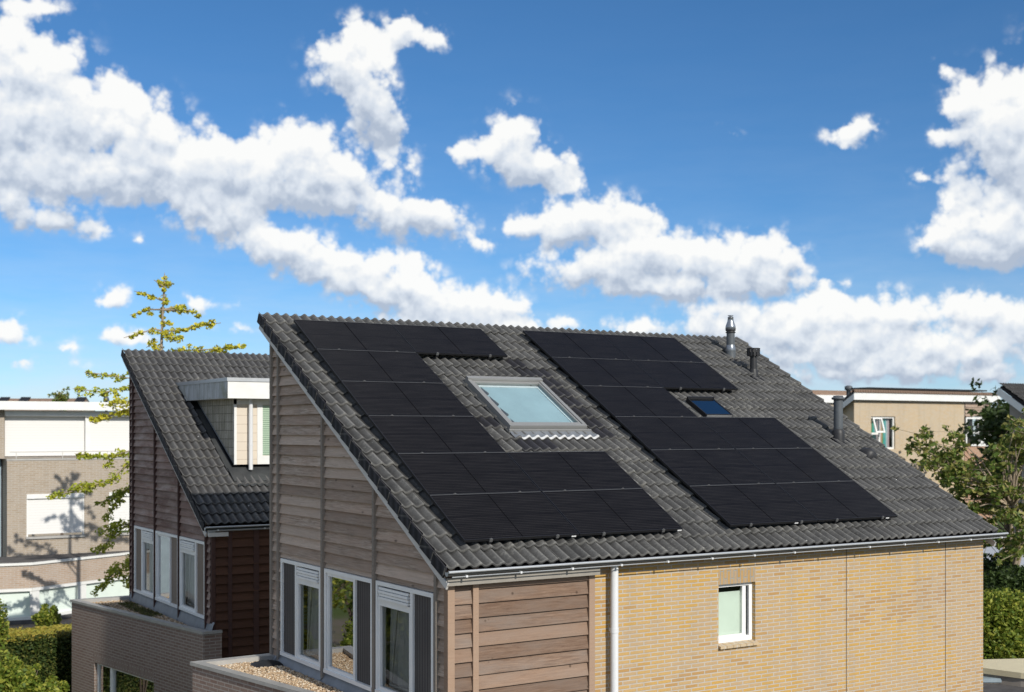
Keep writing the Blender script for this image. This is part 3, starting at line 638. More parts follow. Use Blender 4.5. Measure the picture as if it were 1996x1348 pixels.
for k in range(6):
    a = wx0-.01+k*.122; f.box((a+.003, YW-.055, 0), (min(a+.119, wx1+.03), YW+.08, .035), 0, lambda x, y, z: Vector((x, y, wz0-.06+z+(y-(YW-.055))*.22)))
B(f, 'window_sill', 'brick_cream', H1)
# gutter, brackets, fascia, downpipe
def gutter(root, x0, x1, y, z, r=.055, mat='zinc', nb=14, off=(0, 0, 0)):
    mb = MB(); n = 10; off = Vector(off); hh = .052; y += .012; r -= .014
    for rr, fl in ((1.0, False), (.9, True)):
        rows = [[Vector((x, y+r*rr*cos(pi+pi*k/n), z+hh*rr*sin(pi+pi*k/n)))+off for k in range(n+1)] for x in (x0, x1)]; mb.grid(rows, [[(x, k*.02) for k in range(n+1)] for x in (x0, x1)], 1, fl)
    mb.tube([Vector((x0, y-r-.014, z+.006))+off, Vector((x1, y-r-.014, z+.006))+off], .0165, 10)
    for x in (x0, x1): mb.face([Vector((x, y+r*cos(pi+pi*k/n), z+hh*sin(pi+pi*k/n)))+off for k in range(n+1)])
    B(mb, 'gutter', [mat, 'gutterbody_shaded'], root, True)
    mb = MB(); mb.tube([Vector((x0+.05, y-r-.008, z-hh-.004))+off, Vector((x1-.03, y-r-.008, z-hh-.004))+off], .007, 6); B(mb, 'gutter_rod', mat, root)
    for k in range(nb):
        x = x0+.25+(x1-x0-.4)*k/max(1, nb-1); b = MB()
        b.box((x-.013, y-r-.018, z-hh-.016), (x+.013, y-r+.02, z-hh+.010), 0, lambda a, c, d: Vector((a, c, d))+off); b.box((x-.012, y-r+.025, z-hh-.014), (x+.012, y+r, z-hh-.006), 0, lambda a, c, d: Vector((a, c, d))+off)
        B(b, 'gutter_bracket', 'whitepipe', root)
gutter(H1, U0-.03, 9.98, -5.99, -3.488, .055)
fb = MB(); fb.box((U0+.03, -5.90, -3.665), (1.87, -5.87, -3.57)); fb.box((U0+.03, -5.87, -3.665), (1.87, -5.75, -3.645)); B(fb, 'fascia_board', 'greige', H1)
fb = MB(); fb.box((U0+.05, -5.92, -3.56), (9.83, -5.80, -3.512)); B(fb, 'eaves_strip', 'post_red', H1)
dp = MB(); dp.tube([(2.135, -5.85, -3.50), (2.135, -5.85, -3.6), (2.135, -5.85, GZ)], .053, 14)
for z in (-4.42, -6.4): dp.tube([(2.135, -5.85, z-.03), (2.135, -5.85, z+.03)], .058, 14); dp.box((2.125, -5.81, z-.02), (2.145, YW, z+.02))
B(dp, 'downpipe', 'whitepipe', H1, True)
# roof flues and vents
def at_roof(u, v): return F1(u, v, -.135)
def lathe(mb, base, prof, n=20, mi=0):
    b = Vector(base); rows = [[b+Vector((r*cos(2*pi*k/n), r*sin(2*pi*k/n), z)) for k in range(n+1)] for z, r in prof]
    mb.grid(rows, [[(k/n, z) for k in range(n+1)] for z, r in prof], mi, False)
def flue(u, v, label, kind):
    c = part_empty('flue_pipe', H1); c['label'] = label; b = at_roof(u, v)
    if kind == 1:
        m = MB(); lathe(m, b, [(-.12, .115), (.05, .10), (.10, .10)]); BS(m, 'base_collar', 'pipe', c, True)
        m = MB(); lathe(m, b, [(.10, .10), (.11, .104), (.20, .088), (.23, .08)]); BS(m, 'slate_collar', 'galv', c, True)
        m = MB(); lathe(m, b, [(.2, .082), (.46, .082)]); BS(m, 'pipe', 'pipe', c, True)
        m = MB(); lathe(m, b, [(.46, .082), (.465, .10), (.48, .10), (.485, .085), (.50, .085), (.505, .10), (.52, .10), (.53, .07)]); BS(m, 'air_ring', 'blackpipe', c, True)
        m = MB(); lathe(m, b, [(.52, .075), (.53, .105), (.60, .098), (.69, .065), (.76, .055), (.765, .062), (.775, .055), (.79, .03)]); lathe(m, b, [(.80, 0.0), (.80, .055), (.81, .055), (.812, 0)]); m.box((b.x-.004, b.y-.004, b.z+.77), (b.x+.004, b.y+.004, b.z+.81)); BS(m, 'cap', 'galv', c, True)
    elif kind == 2:
        m = MB(); lathe(m, b, [(-.12, .10), (.02, .09), (.10, .075), (.11, .072)]); BS(m, 'base_collar', 'blackpipe', c, True)
        m = MB(); lathe(m, b, [(.08, .068), (.44, .068)]); BS(m, 'pipe', 'blackpipe', c, True)
        m = MB(); lathe(m, b, [(.50, .0), (.50, .128), (.515, .128), (.52, 0)]); lathe(m, b, [(.37, .0), (.37, .10), (.385, .10), (.385, 0)])
        for k in range(12):
            a = 2*pi*k/12; m.box((-.006, -.018, .36), (.006, .018, .50), 0, lambda x, y, z, a=a: b+Vector((.12*cos(a)+x*cos(a)-y*sin(a), .12*sin(a)+x*sin(a)+y*cos(a), z)))
        BS(m, 'cap', 'blackpipe', c, True)
    else:
        m = MB(); lathe(m, b, [(-.15, .13), (.0, .115), (.10, .115), (.16, .10), (.18, .085)]); BS(m, 'base_collar', 'blackpipe', c, True)
        m = MB(); lathe(m, b, [(.15, .082), (.72, .082)]); lathe(m, b, [(.20, .086), (.215, .086)]); BS(m, 'pipe', 'pipe', c, True)
        m = MB(); lathe(m, b, [(.70, .083), (.71, .115), (.73, .12), (.745, .115), (.75, .09), (.775, .085), (.78, 0)]); BS(m, 'cap', 'pipe', c, True)
flue(9.0, .44, 'grey flue with galvanised conical cap near the ridge', 1)
flue(8.97, 1.24, 'short black flue with slatted round cap', 2)
flue(9.0, 3.75, 'tall plain grey vent pipe on the lower right of the roof', 3)
vn = MB(); rows = []
for i, (v, h, ww) in enumerate(((-.18, .0, .05), (-.12, .10, .11), (0, .15, .13), (.11, .14, .125), (.13, .0, .12))):
    rows.append([F1(9.19-ww*cos(pi*k/10), 4.33+v, -.14+h*sin(pi*k/10)) for k in range(11)])
vn.grid(rows, [[(k*.02, i*.1) for k in range(11)] for i in range(5)], 0, False); B(vn, 'roof_vent', 'blackpipe', H1, True)
for (a, b, c_, e_) in ((8.86, 9.14, .30, .62), (8.83, 9.13, 1.1, 1.5), (8.84, 9.18, 3.6, 4.0)):
    m = MB(); m.box((a, c_, -.15), (b, e_, -.117), 0, F1); B(m, 'pipe_flashing', 'newtile', H1)
# big roof window
def roof_window(u0, u1, v0, v1, small=False):
    rw = part_empty('roof_window', H1); f = MB(); z0, z1 = -.16, -.035; fm = 'greymetal' if not small else 'black'
    t = .062 if not small else .022
    f.box((u0, v0, z0), (u1, v0+t*1.3, z1+.03), 0, F1); f.box((u0, v1-t, z0), (u1, v1, z1-.004), 0, F1)
    f.box((u0, v0+t*1.3, z0), (u0+t, v1-t, z1), 0, F1); f.box((u1-t, v0+t*1.3, z0), (u1, v1-t, z1), 0, F1)
    BS(f, 'frame', fm, rw)
    if not small:
        s = MB(); a = t+.008
        s.box((u0+a, v0+t*1.3+.01, z0), (u0+a+.03, v1-a, z1-.012), 0, F1); s.box((u1-a-.03, v0+t*1.3+.01, z0), (u1-a, v1-a, z1-.012), 0, F1)
        s.box((u0+a+.03, v1-a-.05, z0), (u1-a-.03, v1-a, z1-.012), 0, F1); s.box((u0+a+.03, v0+t*1.3+.01, z0), (u1-a-.03, v0+t*1.3+.05, z1-.012), 0, F1)
        BS(s, 'sash', 'greymetal', rw)
        b_ = MB(); b_.box((u0+.08, v0+.10, -.118), (u1-.08, v1-.07, -.108), 0, F1); BS(b_, 'blind', 'skyblind', rw)
        l = MB(); l.box((u0+.12, v0+.165, -.105), (u1-.13, v0+.20, -.09), 0, F1); l.box((u1-.16, v0+.165, -.106), (u1-.145, v1-.15, -.091), 0, F1); BS(l, 'lining', 'white', rw)
        p = MB(); p.box((u0-.03, v1+.03, -.15), (u1+.06, v1+.06, -.085), 0, F1); BS(p, 'sill_bar', 'greymetal', rw)
        # pleated lead apron below and its white cut edge
        rows = [[F1(u0-.02+(u1-u0+.1)*k/80, v, d+wave(u0-.02+(u1-u0+.1)*k/80-U0)*e) for k in range(81)] for (v, d, e) in ((v1+.03, -.11, .1), (v1+.14, -.122, .6), (v1+.25, -.115, 1.0))]
        ap = MB(); ap.grid(rows, [[(k*.02, i*.1) for k in range(81)] for i in range(3)], 0, True); BS(ap, 'apron', 'lead', rw, True)
        rows = [[F1(u0+.06+(u1-u0+.0)*k/80, v, d+wave(u0+.06+(u1-u0)*k/80-U0)) for k in range(81)] for (v, d) in ((v1+.245, -.108), (v1+.283, -.108), (v1+.284, -.125))]
        ap = MB(); ap.grid(rows, [[(k*.02, i*.1) for k in range(81)] for i in range(3)], 0, True); BS(ap, 'apron_edge', 'whiteflash', rw, True)
        for (p_, q_) in ((u1+.005, u1+.05), (u0-.05, u0-.005)): sfl = MB(); sfl.box((p_, v0, -.16), (q_, v1+.05, -.118), 0, F1); BS(sfl, 'side_flashing', 'darklead', rw)
    else:
        b_ = MB(); b_.box((u0+.02, v0+.05, -.15), (u1-.02, v1-.02, -.14), 0, F1); BS(b_, 'room_back', 'interior', rw)
        b_ = MB(); b_.box((u0+.02, v1, -.12), (u1-.02, v1+.012, -.05), 0, F1); BS(b_, 'lower_edge', 'alu', rw)
        sfl = MB(); sfl.box((u0-.12, v0-.02, -.16), (u0, v1+.06, -.112), 0, F1); BS(sfl, 'side_flashing', 'darklead', rw)
    zz_ = -.065 if not small else -.042; p = MB(); p.face([F1(u0+t*.8, v0+t*1.3, zz_), F1(u0+t*.8, v1-t*.8, zz_), F1(u1-t*.8, v1-t*.8, zz_), F1(u1-t*.8, v0+t*1.3, zz_)]); BS(p, 'pane', 'skyglass' if not small else 'skyglass2', rw)
    return rw
roof_window(2.28, 3.70, 1.86, 3.44)['label'] = 'large roof window with grey frame and pale blind between the solar arrays'
roof_window(6.42, 7.02, 2.44, 3.04, True)['label'] = 'small dark-framed roof window beside the right solar array'
# ------------------------------------------------------------------ solar panels
PWD, PHT = 1.742, 1.0754
def panel_proto():
    root = bpy.data.objects.new('solar_panel', None); COL.objects.link(root)
    a, b = PWD-.012, PHT-.022; loc = lambda x, y, z: Vector((x, -y, z))
    f = MB(); t = .011
    for q in (((0, 0), (a, t)), ((0, b-t), (a, b)), ((0, t), (t, b-t)), ((a-t, t), (a, b-t))): f.box((q[0][0], q[0][1], -.035), (q[1][0], q[1][1], 0), 0, loc)
    f.build('frame', 'black', root)
    g_ = MB(); g_.face([loc(t, b-t, -.003), loc(a-t, b-t, -.003), loc(a-t, t, -.003), loc(t, t, -.003)], [(0, 0), (1, 0), (1, 1), (0, 1)]); g_.box((t, t, -.03), (a-t, b-t, -.006), 1, loc); g_.build('glass', ['cells', 'black'], root)
    m_ = MB(); m_.box((a/2-.008, t, -.0035), (a/2+.008, b-t, -.0018), 0, loc); m_.build('centre_strip', 'blackmatte', root)
    tl = MB(); tl.box((.01, -.013, -.012), (a-.01, -.0005, -.002), 0, loc); tl.build('edge_glint', 'glintgrey', root)  # strip added for the light line along the frame's top edge
    for x in (a*.22, a*.80):
        r = MB(); r.box((x-.02, -.01, -.078), (x+.02, b+.012, -.037), 0, loc); r.build('rail', 'black', root)
        c = MB(); c.box((x-.022, b+.001, -.035), (x+.022, b+.02, .003), 0, loc); c.box((x-.012, b+.002, .004), (x+.012, b+.018, .012), 0, loc); c.build('clamp', 'clampgrey', root)
    return root
proto = panel_proto(); kids = list(proto.children); first = True
ordn = ['top', 'second', 'third', 'fourth', 'fifth', 'bottom']
lay = [(0, [2, 1, 1, 1, 2, 2], 0.0, 'left'), (1, [2, 2, 1, 2, 2, 2], 2*PWD+.8815, 'right')]
for (ai, rows_, uo, nm) in lay:
    for j, n in enumerate(rows_):
        for i in range(n):
            if first: r = proto; first = False
            else:
                r = proto.copy(); COL.objects.link(r)
                for k in kids:
                    c = k.copy(); COL.objects.link(c); c.parent = r
            vv = j*PHT+(-.0215 if ai else 0)+.008
            r.location = F1(uo+i*PWD+.006, vv, 0); r.rotation_euler = (PIT, 0, 0)
            side = 'alone in its row' if n == 1 else ('nearer the gable' if i == 0 else 'farther from the gable')
            tag(r, f'black solar panel, {ordn[j]} row of the {nm} array, {side}', 'solar panel', 'solar panels in two arrays on the roof')
for (u, v) in ((.42, 6.52), (1.37, 6.52), (1.78, 6.52), (3.1, 6.52), (2.4+1.35, 1.13)):
    pass
lb = []
for (u, v, n_) in ((1.60, 6*PHT+.004, 'left'), (3.37, 6*PHT+.004, 'left'), (5.6, 6*PHT-.015, 'r'), (7.55, 6*PHT-.015, 'r')):
    m = MB(); m.box((u, v+.008, -.022), (u+.07, v+.013, -.006), 0, F1); o = B(m, 'serial_tag', 'white', H1)
# ================================================================== flat-roofed extensions
def extension(off, label, win, pebbles, seed, moss, far, near, ZC):
    off = Vector(off); far = Vector(far); near = Vector(near); nr = Vector((XG+.10, -6.02)); br = Vector((XG, .20)); Z = ZC+off.z; GD_ = .09
    A = lambda p: (p[0]+off.x, p[1]+off.y)
    e = thing('flat_roof_extension', label, 'extension', (off.x-.9, off.y-3, GZ), 'brick extensions with gravel roofs below the timber gables')
    d = (far-near).normalized(); nrm = Vector((d.y, -d.x)); nrm = nrm if nrm.x < 0 else -nrm
    L_ = (far-near).length
    wmb = MB(); ins = .03
    def wp(s, z, dep=0.0): q = near+d*s-nrm*(ins+dep); return Vector((q.x+off.x, q.y+off.y, z))
    if win:
        s0, s1, zt, zb = win
        for (a, b, z0, z1) in ((0.03, s0, GZ, Z-.05), (s1, L_-.03, GZ, Z-.05), (s0, s1, zt+.21, Z-.05), (s0, s1, GZ, zb)):
            wmb.face([wp(b, z0), wp(a, z0), wp(a, z1), wp(b, z1)])
        wmb.face([wp(s1, zb), wp(s1, zt), wp(s1, zt, .12), wp(s1, zb, .12)]); wmb.face([wp(s0, zb), wp(s0, zb, .12), wp(s0, zt, .12), wp(s0, zt)])
        wmb.face([wp(s1, zt), wp(s0, zt), wp(s0, zt, .12), wp(s1, zt, .12)])
    else: wmb.face([wp(L_-.03, GZ), wp(.03, GZ), wp(.03, Z-.05), wp(L_-.03, Z-.05)])
    n_in = near-nrm*ins+d*.03; f_in = far-nrm*ins-d*.03
    wmb.face([(n_in.x+off.x, n_in.y+off.y, GZ), (nr.x+off.x, nr.y+.03+off.y, GZ), (nr.x+off.x, nr.y+.03+off.y, Z-.05), (n_in.x+off.x, n_in.y+off.y, Z-.05)])
    wmb.face([(br.x+off.x, br.y-.03+off.y, GZ), (f_in.x+off.x, f_in.y+off.y, GZ), (f_in.x+off.x, f_in.y+off.y, Z-.05), (br.x+off.x, br.y-.03+off.y, Z-.05)])
    B(wmb, 'wall', 'brick_brown', e)
    # coping: strip round the three free sides
    c = MB(); cw = .17
    outer = [nr, near, far, Vector((br.x, br.y))]; inner = [Vector((nr.x, nr.y+cw*.6)), near-nrm*cw+d*cw*.6, far-nrm*cw-d*cw, Vector((br.x, br.y-cw))]
    for i in range(3):
        a, b, a2, b2 = outer[i], outer[i+1], inner[i], inner[i+1]; P = lambda q, z: (q.x+off.x, q.y+off.y, z)
        c.face([P(a, Z), P(b, Z), P(b2, Z-.006), P(a2, Z-.006)][::-1]); c.face([P(a, Z-.055), P(b, Z-.055), P(b, Z), P(a, Z)][::-1]); c.face([P(a2, Z-.14), P(b2, Z-.14), P(b2, Z-.006), P(a2, Z-.006)])
    B(c, 'coping', 'coping', e)
    b_ = MB(); pol = [inner[0], inner[1], inner[2], inner[3]]
    b_.face([(q.x+off.x, q.y+off.y, Z-.10) for q in pol][::-1]); B(b_, 'roof_bed', 'gravelbase', e)
    up = MB(); x = XG-.03+off.x
    ws = -5.345+off.z; up.face([(x-.06, -5.9+off.y, Z-.10), (x-.06, .05+off.y, Z-.10), (x-.01, .05+off.y, ws-.05), (x-.01, -5.9+off.y, ws-.05)][::-1]); up.face([(x-.01, -5.9+off.y, ws-.05), (x-.01, .05+off.y, ws-.05), (x+.02, .05+off.y, ws), (x+.02, -5.9+off.y, ws)][::-1])
    for yy in (-1.95, -3.7, -5.5, -.1): up.box((x-.066, yy-.01+off.y, Z-.09), (x-.02, yy+.01+off.y, Z-.075), 0, lambda a, b, c2: Vector((a, b, c2+(a-(x-.066))*1.6+.004)))
    B(up, 'wall_flashing', 'lead', e)
    # pebbles
    rnd = random.Random(seed); gm = MB(); t_ = (1+5**.5)/2
    ico = [(-1, t_, 0), (1, t_, 0), (-1, -t_, 0), (1, -t_, 0), (0, -1, t_), (0, 1, t_), (0, -1, -t_), (0, 1, -t_), (t_, 0, -1), (t_, 0, 1), (-t_, 0, -1), (-t_, 0, 1)]
    icf = [(0, 11, 5), (0, 5, 1), (0, 1, 7), (0, 7, 10), (0, 10, 11), (1, 5, 9), (5, 11, 4), (11, 10, 2), (10, 7, 6), (7, 1, 8), (3, 9, 4), (3, 4, 2), (3, 2, 6), (3, 6, 8), (3, 8, 9), (4, 9, 5), (2, 4, 11), (6, 2, 10), (8, 6, 7), (9, 8, 1)]
    cnt = 0; mo = MB()
    while cnt < pebbles:
        y = rnd.uniform(-5.9, .05); xl = near.x+(y-near.y)/(far.y-near.y)*(far.x-near.x)+cw+.01; xh = XG-.12
        xx = rnd.uniform(-1.5, xh)
        if xx < xl: continue
        cnt += 1; s_ = rnd.uniform(.008, .018); a = rnd.uniform(0, 6.28); ca, sa = cos(a), sin(a); z = Z-.095+rnd.uniform(0, .02)
        if moss and abs(xx-(-.62)) < .16 and -3.0 < y < -.6 and rnd.random() < .75:
            for _ in range(2):
                p0 = Vector((xx+off.x+rnd.uniform(-.02, .02), y+off.y+rnd.uniform(-.02, .02), z+.02)); q1 = Vector((rnd.uniform(-1, 1), rnd.uniform(-1, 1), rnd.uniform(-.2, 1)))*.03; q2 = Vector((rnd.uniform(-1, 1), rnd.uniform(-1, 1), .3))*.03
                mo.face([p0, p0+q1, p0+q1+q2, p0+q2], [(0, 0)]*4)
            continue
        b0 = len(gm.v); sx, sy, sz = s_*rnd.uniform(.8, 1.4), s_, s_*rnd.uniform(.5, .8)
        for (p, q, r_) in ico: gm.v.append((xx+off.x+(p*sx*ca-q*sy*sa)*.6, y+off.y+(p*sx*sa+q*sy*ca)*.6, z+r_*sz*.6))
        for ff in icf: gm.f.append(tuple(b0+k for k in ff)); gm.uv += [(0, 0)]*3; gm.mi.append(0)
    gv = B(gm, 'gravel', 'gravel', e, True); gv['kind'] = 'stuff'
    if mo.v:
        mv = B(mo, 'moss', 'moss', e); mv['kind'] = 'stuff'
    if win:
        s0, s1, zt, zb = win; wnd = part_empty('window', e)
        f = MB(); tt = .05
        def wb(a, b, z0, z1, d0=.07, d1=.12, m=f):
            P = [wp(a, z0, d0), wp(b, z0, d0), wp(b, z1, d0), wp(a, z1, d0)]; Q = [wp(a, z0, d1), wp(b, z0, d1), wp(b, z1, d1), wp(a, z1, d1)]
            m.face(P[::-1]); 
            for i in range(4): m.face([P[i], P[(i+1) % 4], Q[(i+1) % 4], Q[i]])
        sm = s1-.75
        wb(s0, s1, zt-tt, zt); wb(s0, s1, zb, zb+tt); wb(s0, s0+tt, zb+tt, zt-tt); wb(s1-tt, s1, zb+tt, zt-tt); wb(sm-.06, sm+.06, zb+tt, zt-tt, .06)
        BS(f, 'frame', 'white', wnd)
        f = MB(); f.face([wp(s0+tt, zb+tt, .1), wp(sm-.06, zb+tt, .1), wp(sm-.06, zt-tt, .1), wp(s0+tt, zt-tt, .1)][::-1]); f.face([wp(sm+.06, zb+tt, .1), wp(s1-tt, zb+tt, .1), wp(s1-tt, zt-tt, .1), wp(sm+.06, zt-tt, .1)][::-1]); BS(f, 'pane', 'mirror_glass', wnd)
        f = MB(); wb(s0, s1, zb, zt, .35, .4, f); BS(f, 'room_back', 'interior', wnd)
        f = MB(); f.face([wp(s1+.02, zt, -.002), wp(s0-.02, zt, -.002), wp(s0-.02, zt+.21, -.002), wp(s1+.02, zt+.21, -.002)]); B(f, 'soldier_course', 'brick_brown_soldier', e)
    return e
O2 = Vector((.58, 10.7, -.19))
extension((0, 0, 0), 'low brown brick extension with bare gravel roof and black sheet below nearest gable', None, 6500, 5, False, (-1.63, .16), (-.46, -6.02), -5.38)
extension(O2, 'low brown brick extension with mossy gravel roof and a wide window, second gable', (2.13, 5.05, -6.94, -8.1), 3200, 6, True, (-1.64, .20), (-.56, -6.02), -5.48)
# black crumpled sheet on the near gravel roof
rnd = random.Random(3); sh = MB(); rows = []; uv = []
for i in range(9):
    r = []; u_ = []
    for k in range(15):
        a, b = i/8, k/14; e_ = sin(pi*a)**.5*sin(pi*b)**.5; r.append(Vector((-.82+.50*b, -.52+.40*a+.03*sin(9*b), -5.475+.085*e_+rnd.uniform(-.012, .012)*e_))); u_.append((b, a))
    rows.append(r); uv.append(u_)
sh.grid(rows, uv); tag(sh.build('crumpled_sheet', 'blackrub', None, True, loc=(-.57, -.32, -5.475)), 'crumpled black sheet lying on the gravel at the rear corner of the nearest flat roof', 'sheet')
# ================================================================== SECOND HOUSE
H2 = thing('house', 'dark reddish-brown timber house with a cream dormer in its tiled roof', 'house', (O2.x+4.5, O2.y-2.8, GZ))
P2 = math.atan2(3.73, 6.11); fr0 = roof_frame(P2, (0, 0, 0))
CREST = Vector((0, .42, .29)); c2, s2 = cos(P2), sin(P2)
def F2(u, v, d):  # d=0 is the tile crest
    return O2+CREST+Vector((u, -(v+.44)*c2-d*s2, -(v+.44)*s2+d*c2))
NV2 = 21; TG2 = (math.hypot(3.73, 6.11))/NV2
_tg = TG; TG = TG2
vd = lambda y: (.42-y)/c2-.44
T2 = tiles(F2, -.41, 16, -.44, NV2, -.036, lambda u, v: u > .70 and vd(-1.0) < v < vd(-4.2), lambda i, j: False, 9)
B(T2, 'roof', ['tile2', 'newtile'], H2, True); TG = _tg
m = MB(); m.box((-.35, -.41, -.12), (4.7, 6.5, -.045), 0, F2); B(m, 'roof_deck', 'under', H2)
m = MB()
for j in range(NV2):
    va = -.44+j*TG2; m.box((-.425, va+.006, -.155), (-.40, va+TG2+.003, -.004), 0, F2)
B(m, 'verge_flange', 'newtile', H2)
m = MB(); m.box((-.385, -.38, -.245), (-.36, 6.80, -.158), 0, F2); B(m, 'verge_board', 'vergeboard', H2)
OF = lambda x, y, z: Vector((x, y, z))+O2
rl2 = lambda y: .29-(.42-y)*math.tan(P2)-.12
core = MB()
def gp(X, ya, yb, z0, zt): core.face([OF(X, ya, z0), OF(X, yb, z0), OF(X, yb, zt(yb)), OF(X, ya, zt(ya))])
for a, b in zip(ys[:-1], ys[1:]):
    if (a, b) in ((-.28, -1.89), (-2.01, -3.66), (-3.76, -5.42)): gp(XG, a, b, -8.3, lambda y: ZB_); gp(XG, a, b, ZT, rl2)
    else: gp(XG, a, b, -8.3, rl2)
core.face([OF(XG, YW, -8.3), OF(4.6, YW, -8.3), OF(4.6, YW, rl2(YW)), OF(XG, YW, rl2(YW))]); core.face([OF(4.6, YB, -8.3), OF(XG, YB, -8.3), OF(XG, YB, rl2(YB)), OF(4.6, YB, rl2(YB))])
core.face([OF(4.6, YW, -8.3), OF(4.6, YB, -8.3), OF(4.6, YB, rl2(YB)), OF(4.6, YW, rl2(YW))])
B(core, 'timber_wall', 'post_red', H2)
room = MB()
for q in (((XG+.5, -5.6, -5.4), (XG+.56, 0, -3.7)), ((XG+.02, -5.6, -5.46), (XG+.5, 0, -5.4)), ((XG+.02, -5.6, -3.7), (XG+.5, 0, -3.64))): room.box(q[0], q[1], 0, OF)
B(room, 'room_lining', 'interior', H2)
sd = MB(); rt2 = lambda t: rl2(-t)-.02+O2.z
G2 = (XG+O2.x, O2.y, 0)
for k, (a, b) in enumerate([(-YB, .14), (.20, 1.92), (1.98, 3.68), (3.74, 5.45)]):
    if k == 0: siding(sd, G2, TN, NX, a+.05, b, GZ, .3, roof=rt2, seed=41)
    else: siding(sd, G2, TN, NX, a, b, ZT+.01+O2.z, .3, roof=rt2, seed=50+k); siding(sd, G2, TN, NX, a, b, GZ, ZB_-.16+O2.z, roof=rt2, seed=60+k)
siding(sd, G2, TN, NX, .20, .285, ZB_+O2.z, ZT+O2.z, seed=45)
siding(sd, G2, TN, NX, 5.51, -YW-.04, GZ, 0, roof=rt2, seed=46)
B(sd, 'gable_boards', 'wood_red', H2, lab='flaking reddish-brown lapped boards')
for y in posts:
    q = MB(); q.box((XG-.072, y-.03, -8.3), (XG, y+.03, rl2(y-.03)-.02), 0, OF); B(q, 'batten', 'post_red', H2)
for (a, b) in (((XG-.045, YB-.05, -8.3), (XG, YB+.02, rl2(YB)-.03)), ((XG-.03, YW-.045, -8.3), (XG+.045, YW+.04, rl2(YW)-.03))):
    q = MB(); q.box(a, b, 0, OF); B(q, 'corner_post', 'post_red', H2)
sf = MB(); siding(sf, (O2.x, YW+O2.y, 0), FT, FN, XG+.05, .03, GZ, rl2(YW)+O2.z, h=.178, seed=71); siding(sf, (O2.x, YW+O2.y, 0), FT, FN, .11, 4.6, GZ, rl2(YW)+O2.z, h=.178, seed=73)
B(sf, 'front_boards', 'wood_dark', H2); q = MB(); q.box((.03, YW-.048, -8.3), (.11, YW, rl2(YW)), 0, OF); B(q, 'batten', 'post_red', H2)
q = MB(); q.box((.55, YW-.048, -8.3), (.66, YW-.02, rl2(YW)), 0, OF); B(q, 'batten', 'post_red', H2)
gable_window(H2, XG, -.285, -1.885, ZB_, ZT, [(-.34, -.87, 'screen'), (-.94, -1.83, 'open')], 'screen2', O2)
gable_window(H2, XG, -2.015, -3.655, ZB_, ZT, [(-2.08, -3.04, 'glass'), (-3.09, -3.60, 'screen')], 'screen2', O2)
gable_window(H2, XG, -3.765, -5.415, ZB_, ZT, [(-3.82, -4.78, 'open'), (-4.85, -5.36, 'screen')], 'screen2', O2)
gutter(H2, -.44, 4.7, -5.80, -3.50, .055, 'zinc', 6, O2)
m = MB(); m.box((-.36, -5.74, -3.66), (4.6, -5.71, -3.50), 0, OF); m.box((-.36, -5.82, -3.68), (.02, -5.74, -3.60), 0, OF); B(m, 'fascia_board', 'vergeboard', H2)
# dormer
dm = part_empty('dormer', H2); YF = -4.07
yr = lambda z: .42-(.29-z)/math.tan(P2)   # where the tile plane reaches height z
m = MB(); m.box((.49, -4.40, -.94), (4.6, yr(-.94)+.15, -.585), 0, OF)
ff = MB(); ff.face([OF(.485, -4.405, -.94), OF(.485, yr(-.94)-.1, -.94), OF(.485, yr(-.585)+.1, -.585), OF(.485, -4.405, -.585)][::-1]); BS(ff, 'side_fascia', 'stained', dm)
BS(m, 'roof_box', 'white2', dm)
m = MB(); m.box((.47, -4.42, -.585), (4.62, yr(-.55)+.15, -.51), 0, OF); BS(m, 'roof_trim', 'zinc', dm)
m = MB(); m.face([OF(.74, YF, -2.33), OF(.74, YF, -.94), OF(.74, yr(-.94)+.05, -.94)][::-1]); BS(m, 'cheek', 'shingle', dm)
m = MB(); m.box((.735, 0, -.02), (.755, 1, .02), 0, lambda x, y, z: OF(x, YF+(yr(-.94)-YF)*y, -2.31+(1.37)*y+z)); BS(m, 'cheek_edge', 'lead', dm)
m = MB(); m.face([OF(.74, YF, -2.33), OF(4.6, YF, -2.33), OF(4.6, YF, -.94), OF(.74, YF, -.94)]); BS(m, 'front_cladding', 'cream', dm)
m = MB()
for (a, b, z0, z1) in ((.735, .79, -2.33, -.95), (.735, 4.6, -1.06, -.945), (1.24, 1.36, -2.33, -1.06), (1.36, 2.6, -2.33, -2.15), (2.5, 2.62, -2.15, -1.06)): m.box((a, YF-.02, z0), (b, YF+.01, z1), 0, OF)
BS(m, 'trim', 'white2', dm)
m = MB(); m.box((1.36, YF-.008, -2.14), (2.5, YF-.004, -1.08), 0, OF); BS(m, 'window_blind', 'blindslat', dm)
m = MB(); m.tube([OF(1.07, YF-.09, -.94), OF(1.07, YF-.09, -2.44)], .045, 12); m.tube([OF(1.07, YF-.09, -1.93), OF(1.07, YF-.09, -1.90)], .05, 12); BS(m, 'downpipe', 'whitepipe', dm, True)
m = MB(); vb_ = vd(-4.07); m.box((.62, vb_-.10, -.03), (4.6, vb_+.42, .012), 0, F2)
rows = [[F2(.66+3.9*k/300, v, d+wave(.66+.41+3.9*k/300)*e) for k in range(301)] for (v, d, e) in ((vb_+.40, -.006, .3), (vb_+.62, .002, 1.0))]
m.grid(rows, [[(k*.02, i*.1) for k in range(301)] for i in range(2)], 0, True); m.box((.60, vd(-1.9), -.05), (.745, vb_, -.012), 0, F2)
BS(m, 'lead_apron', 'darklead', dm)
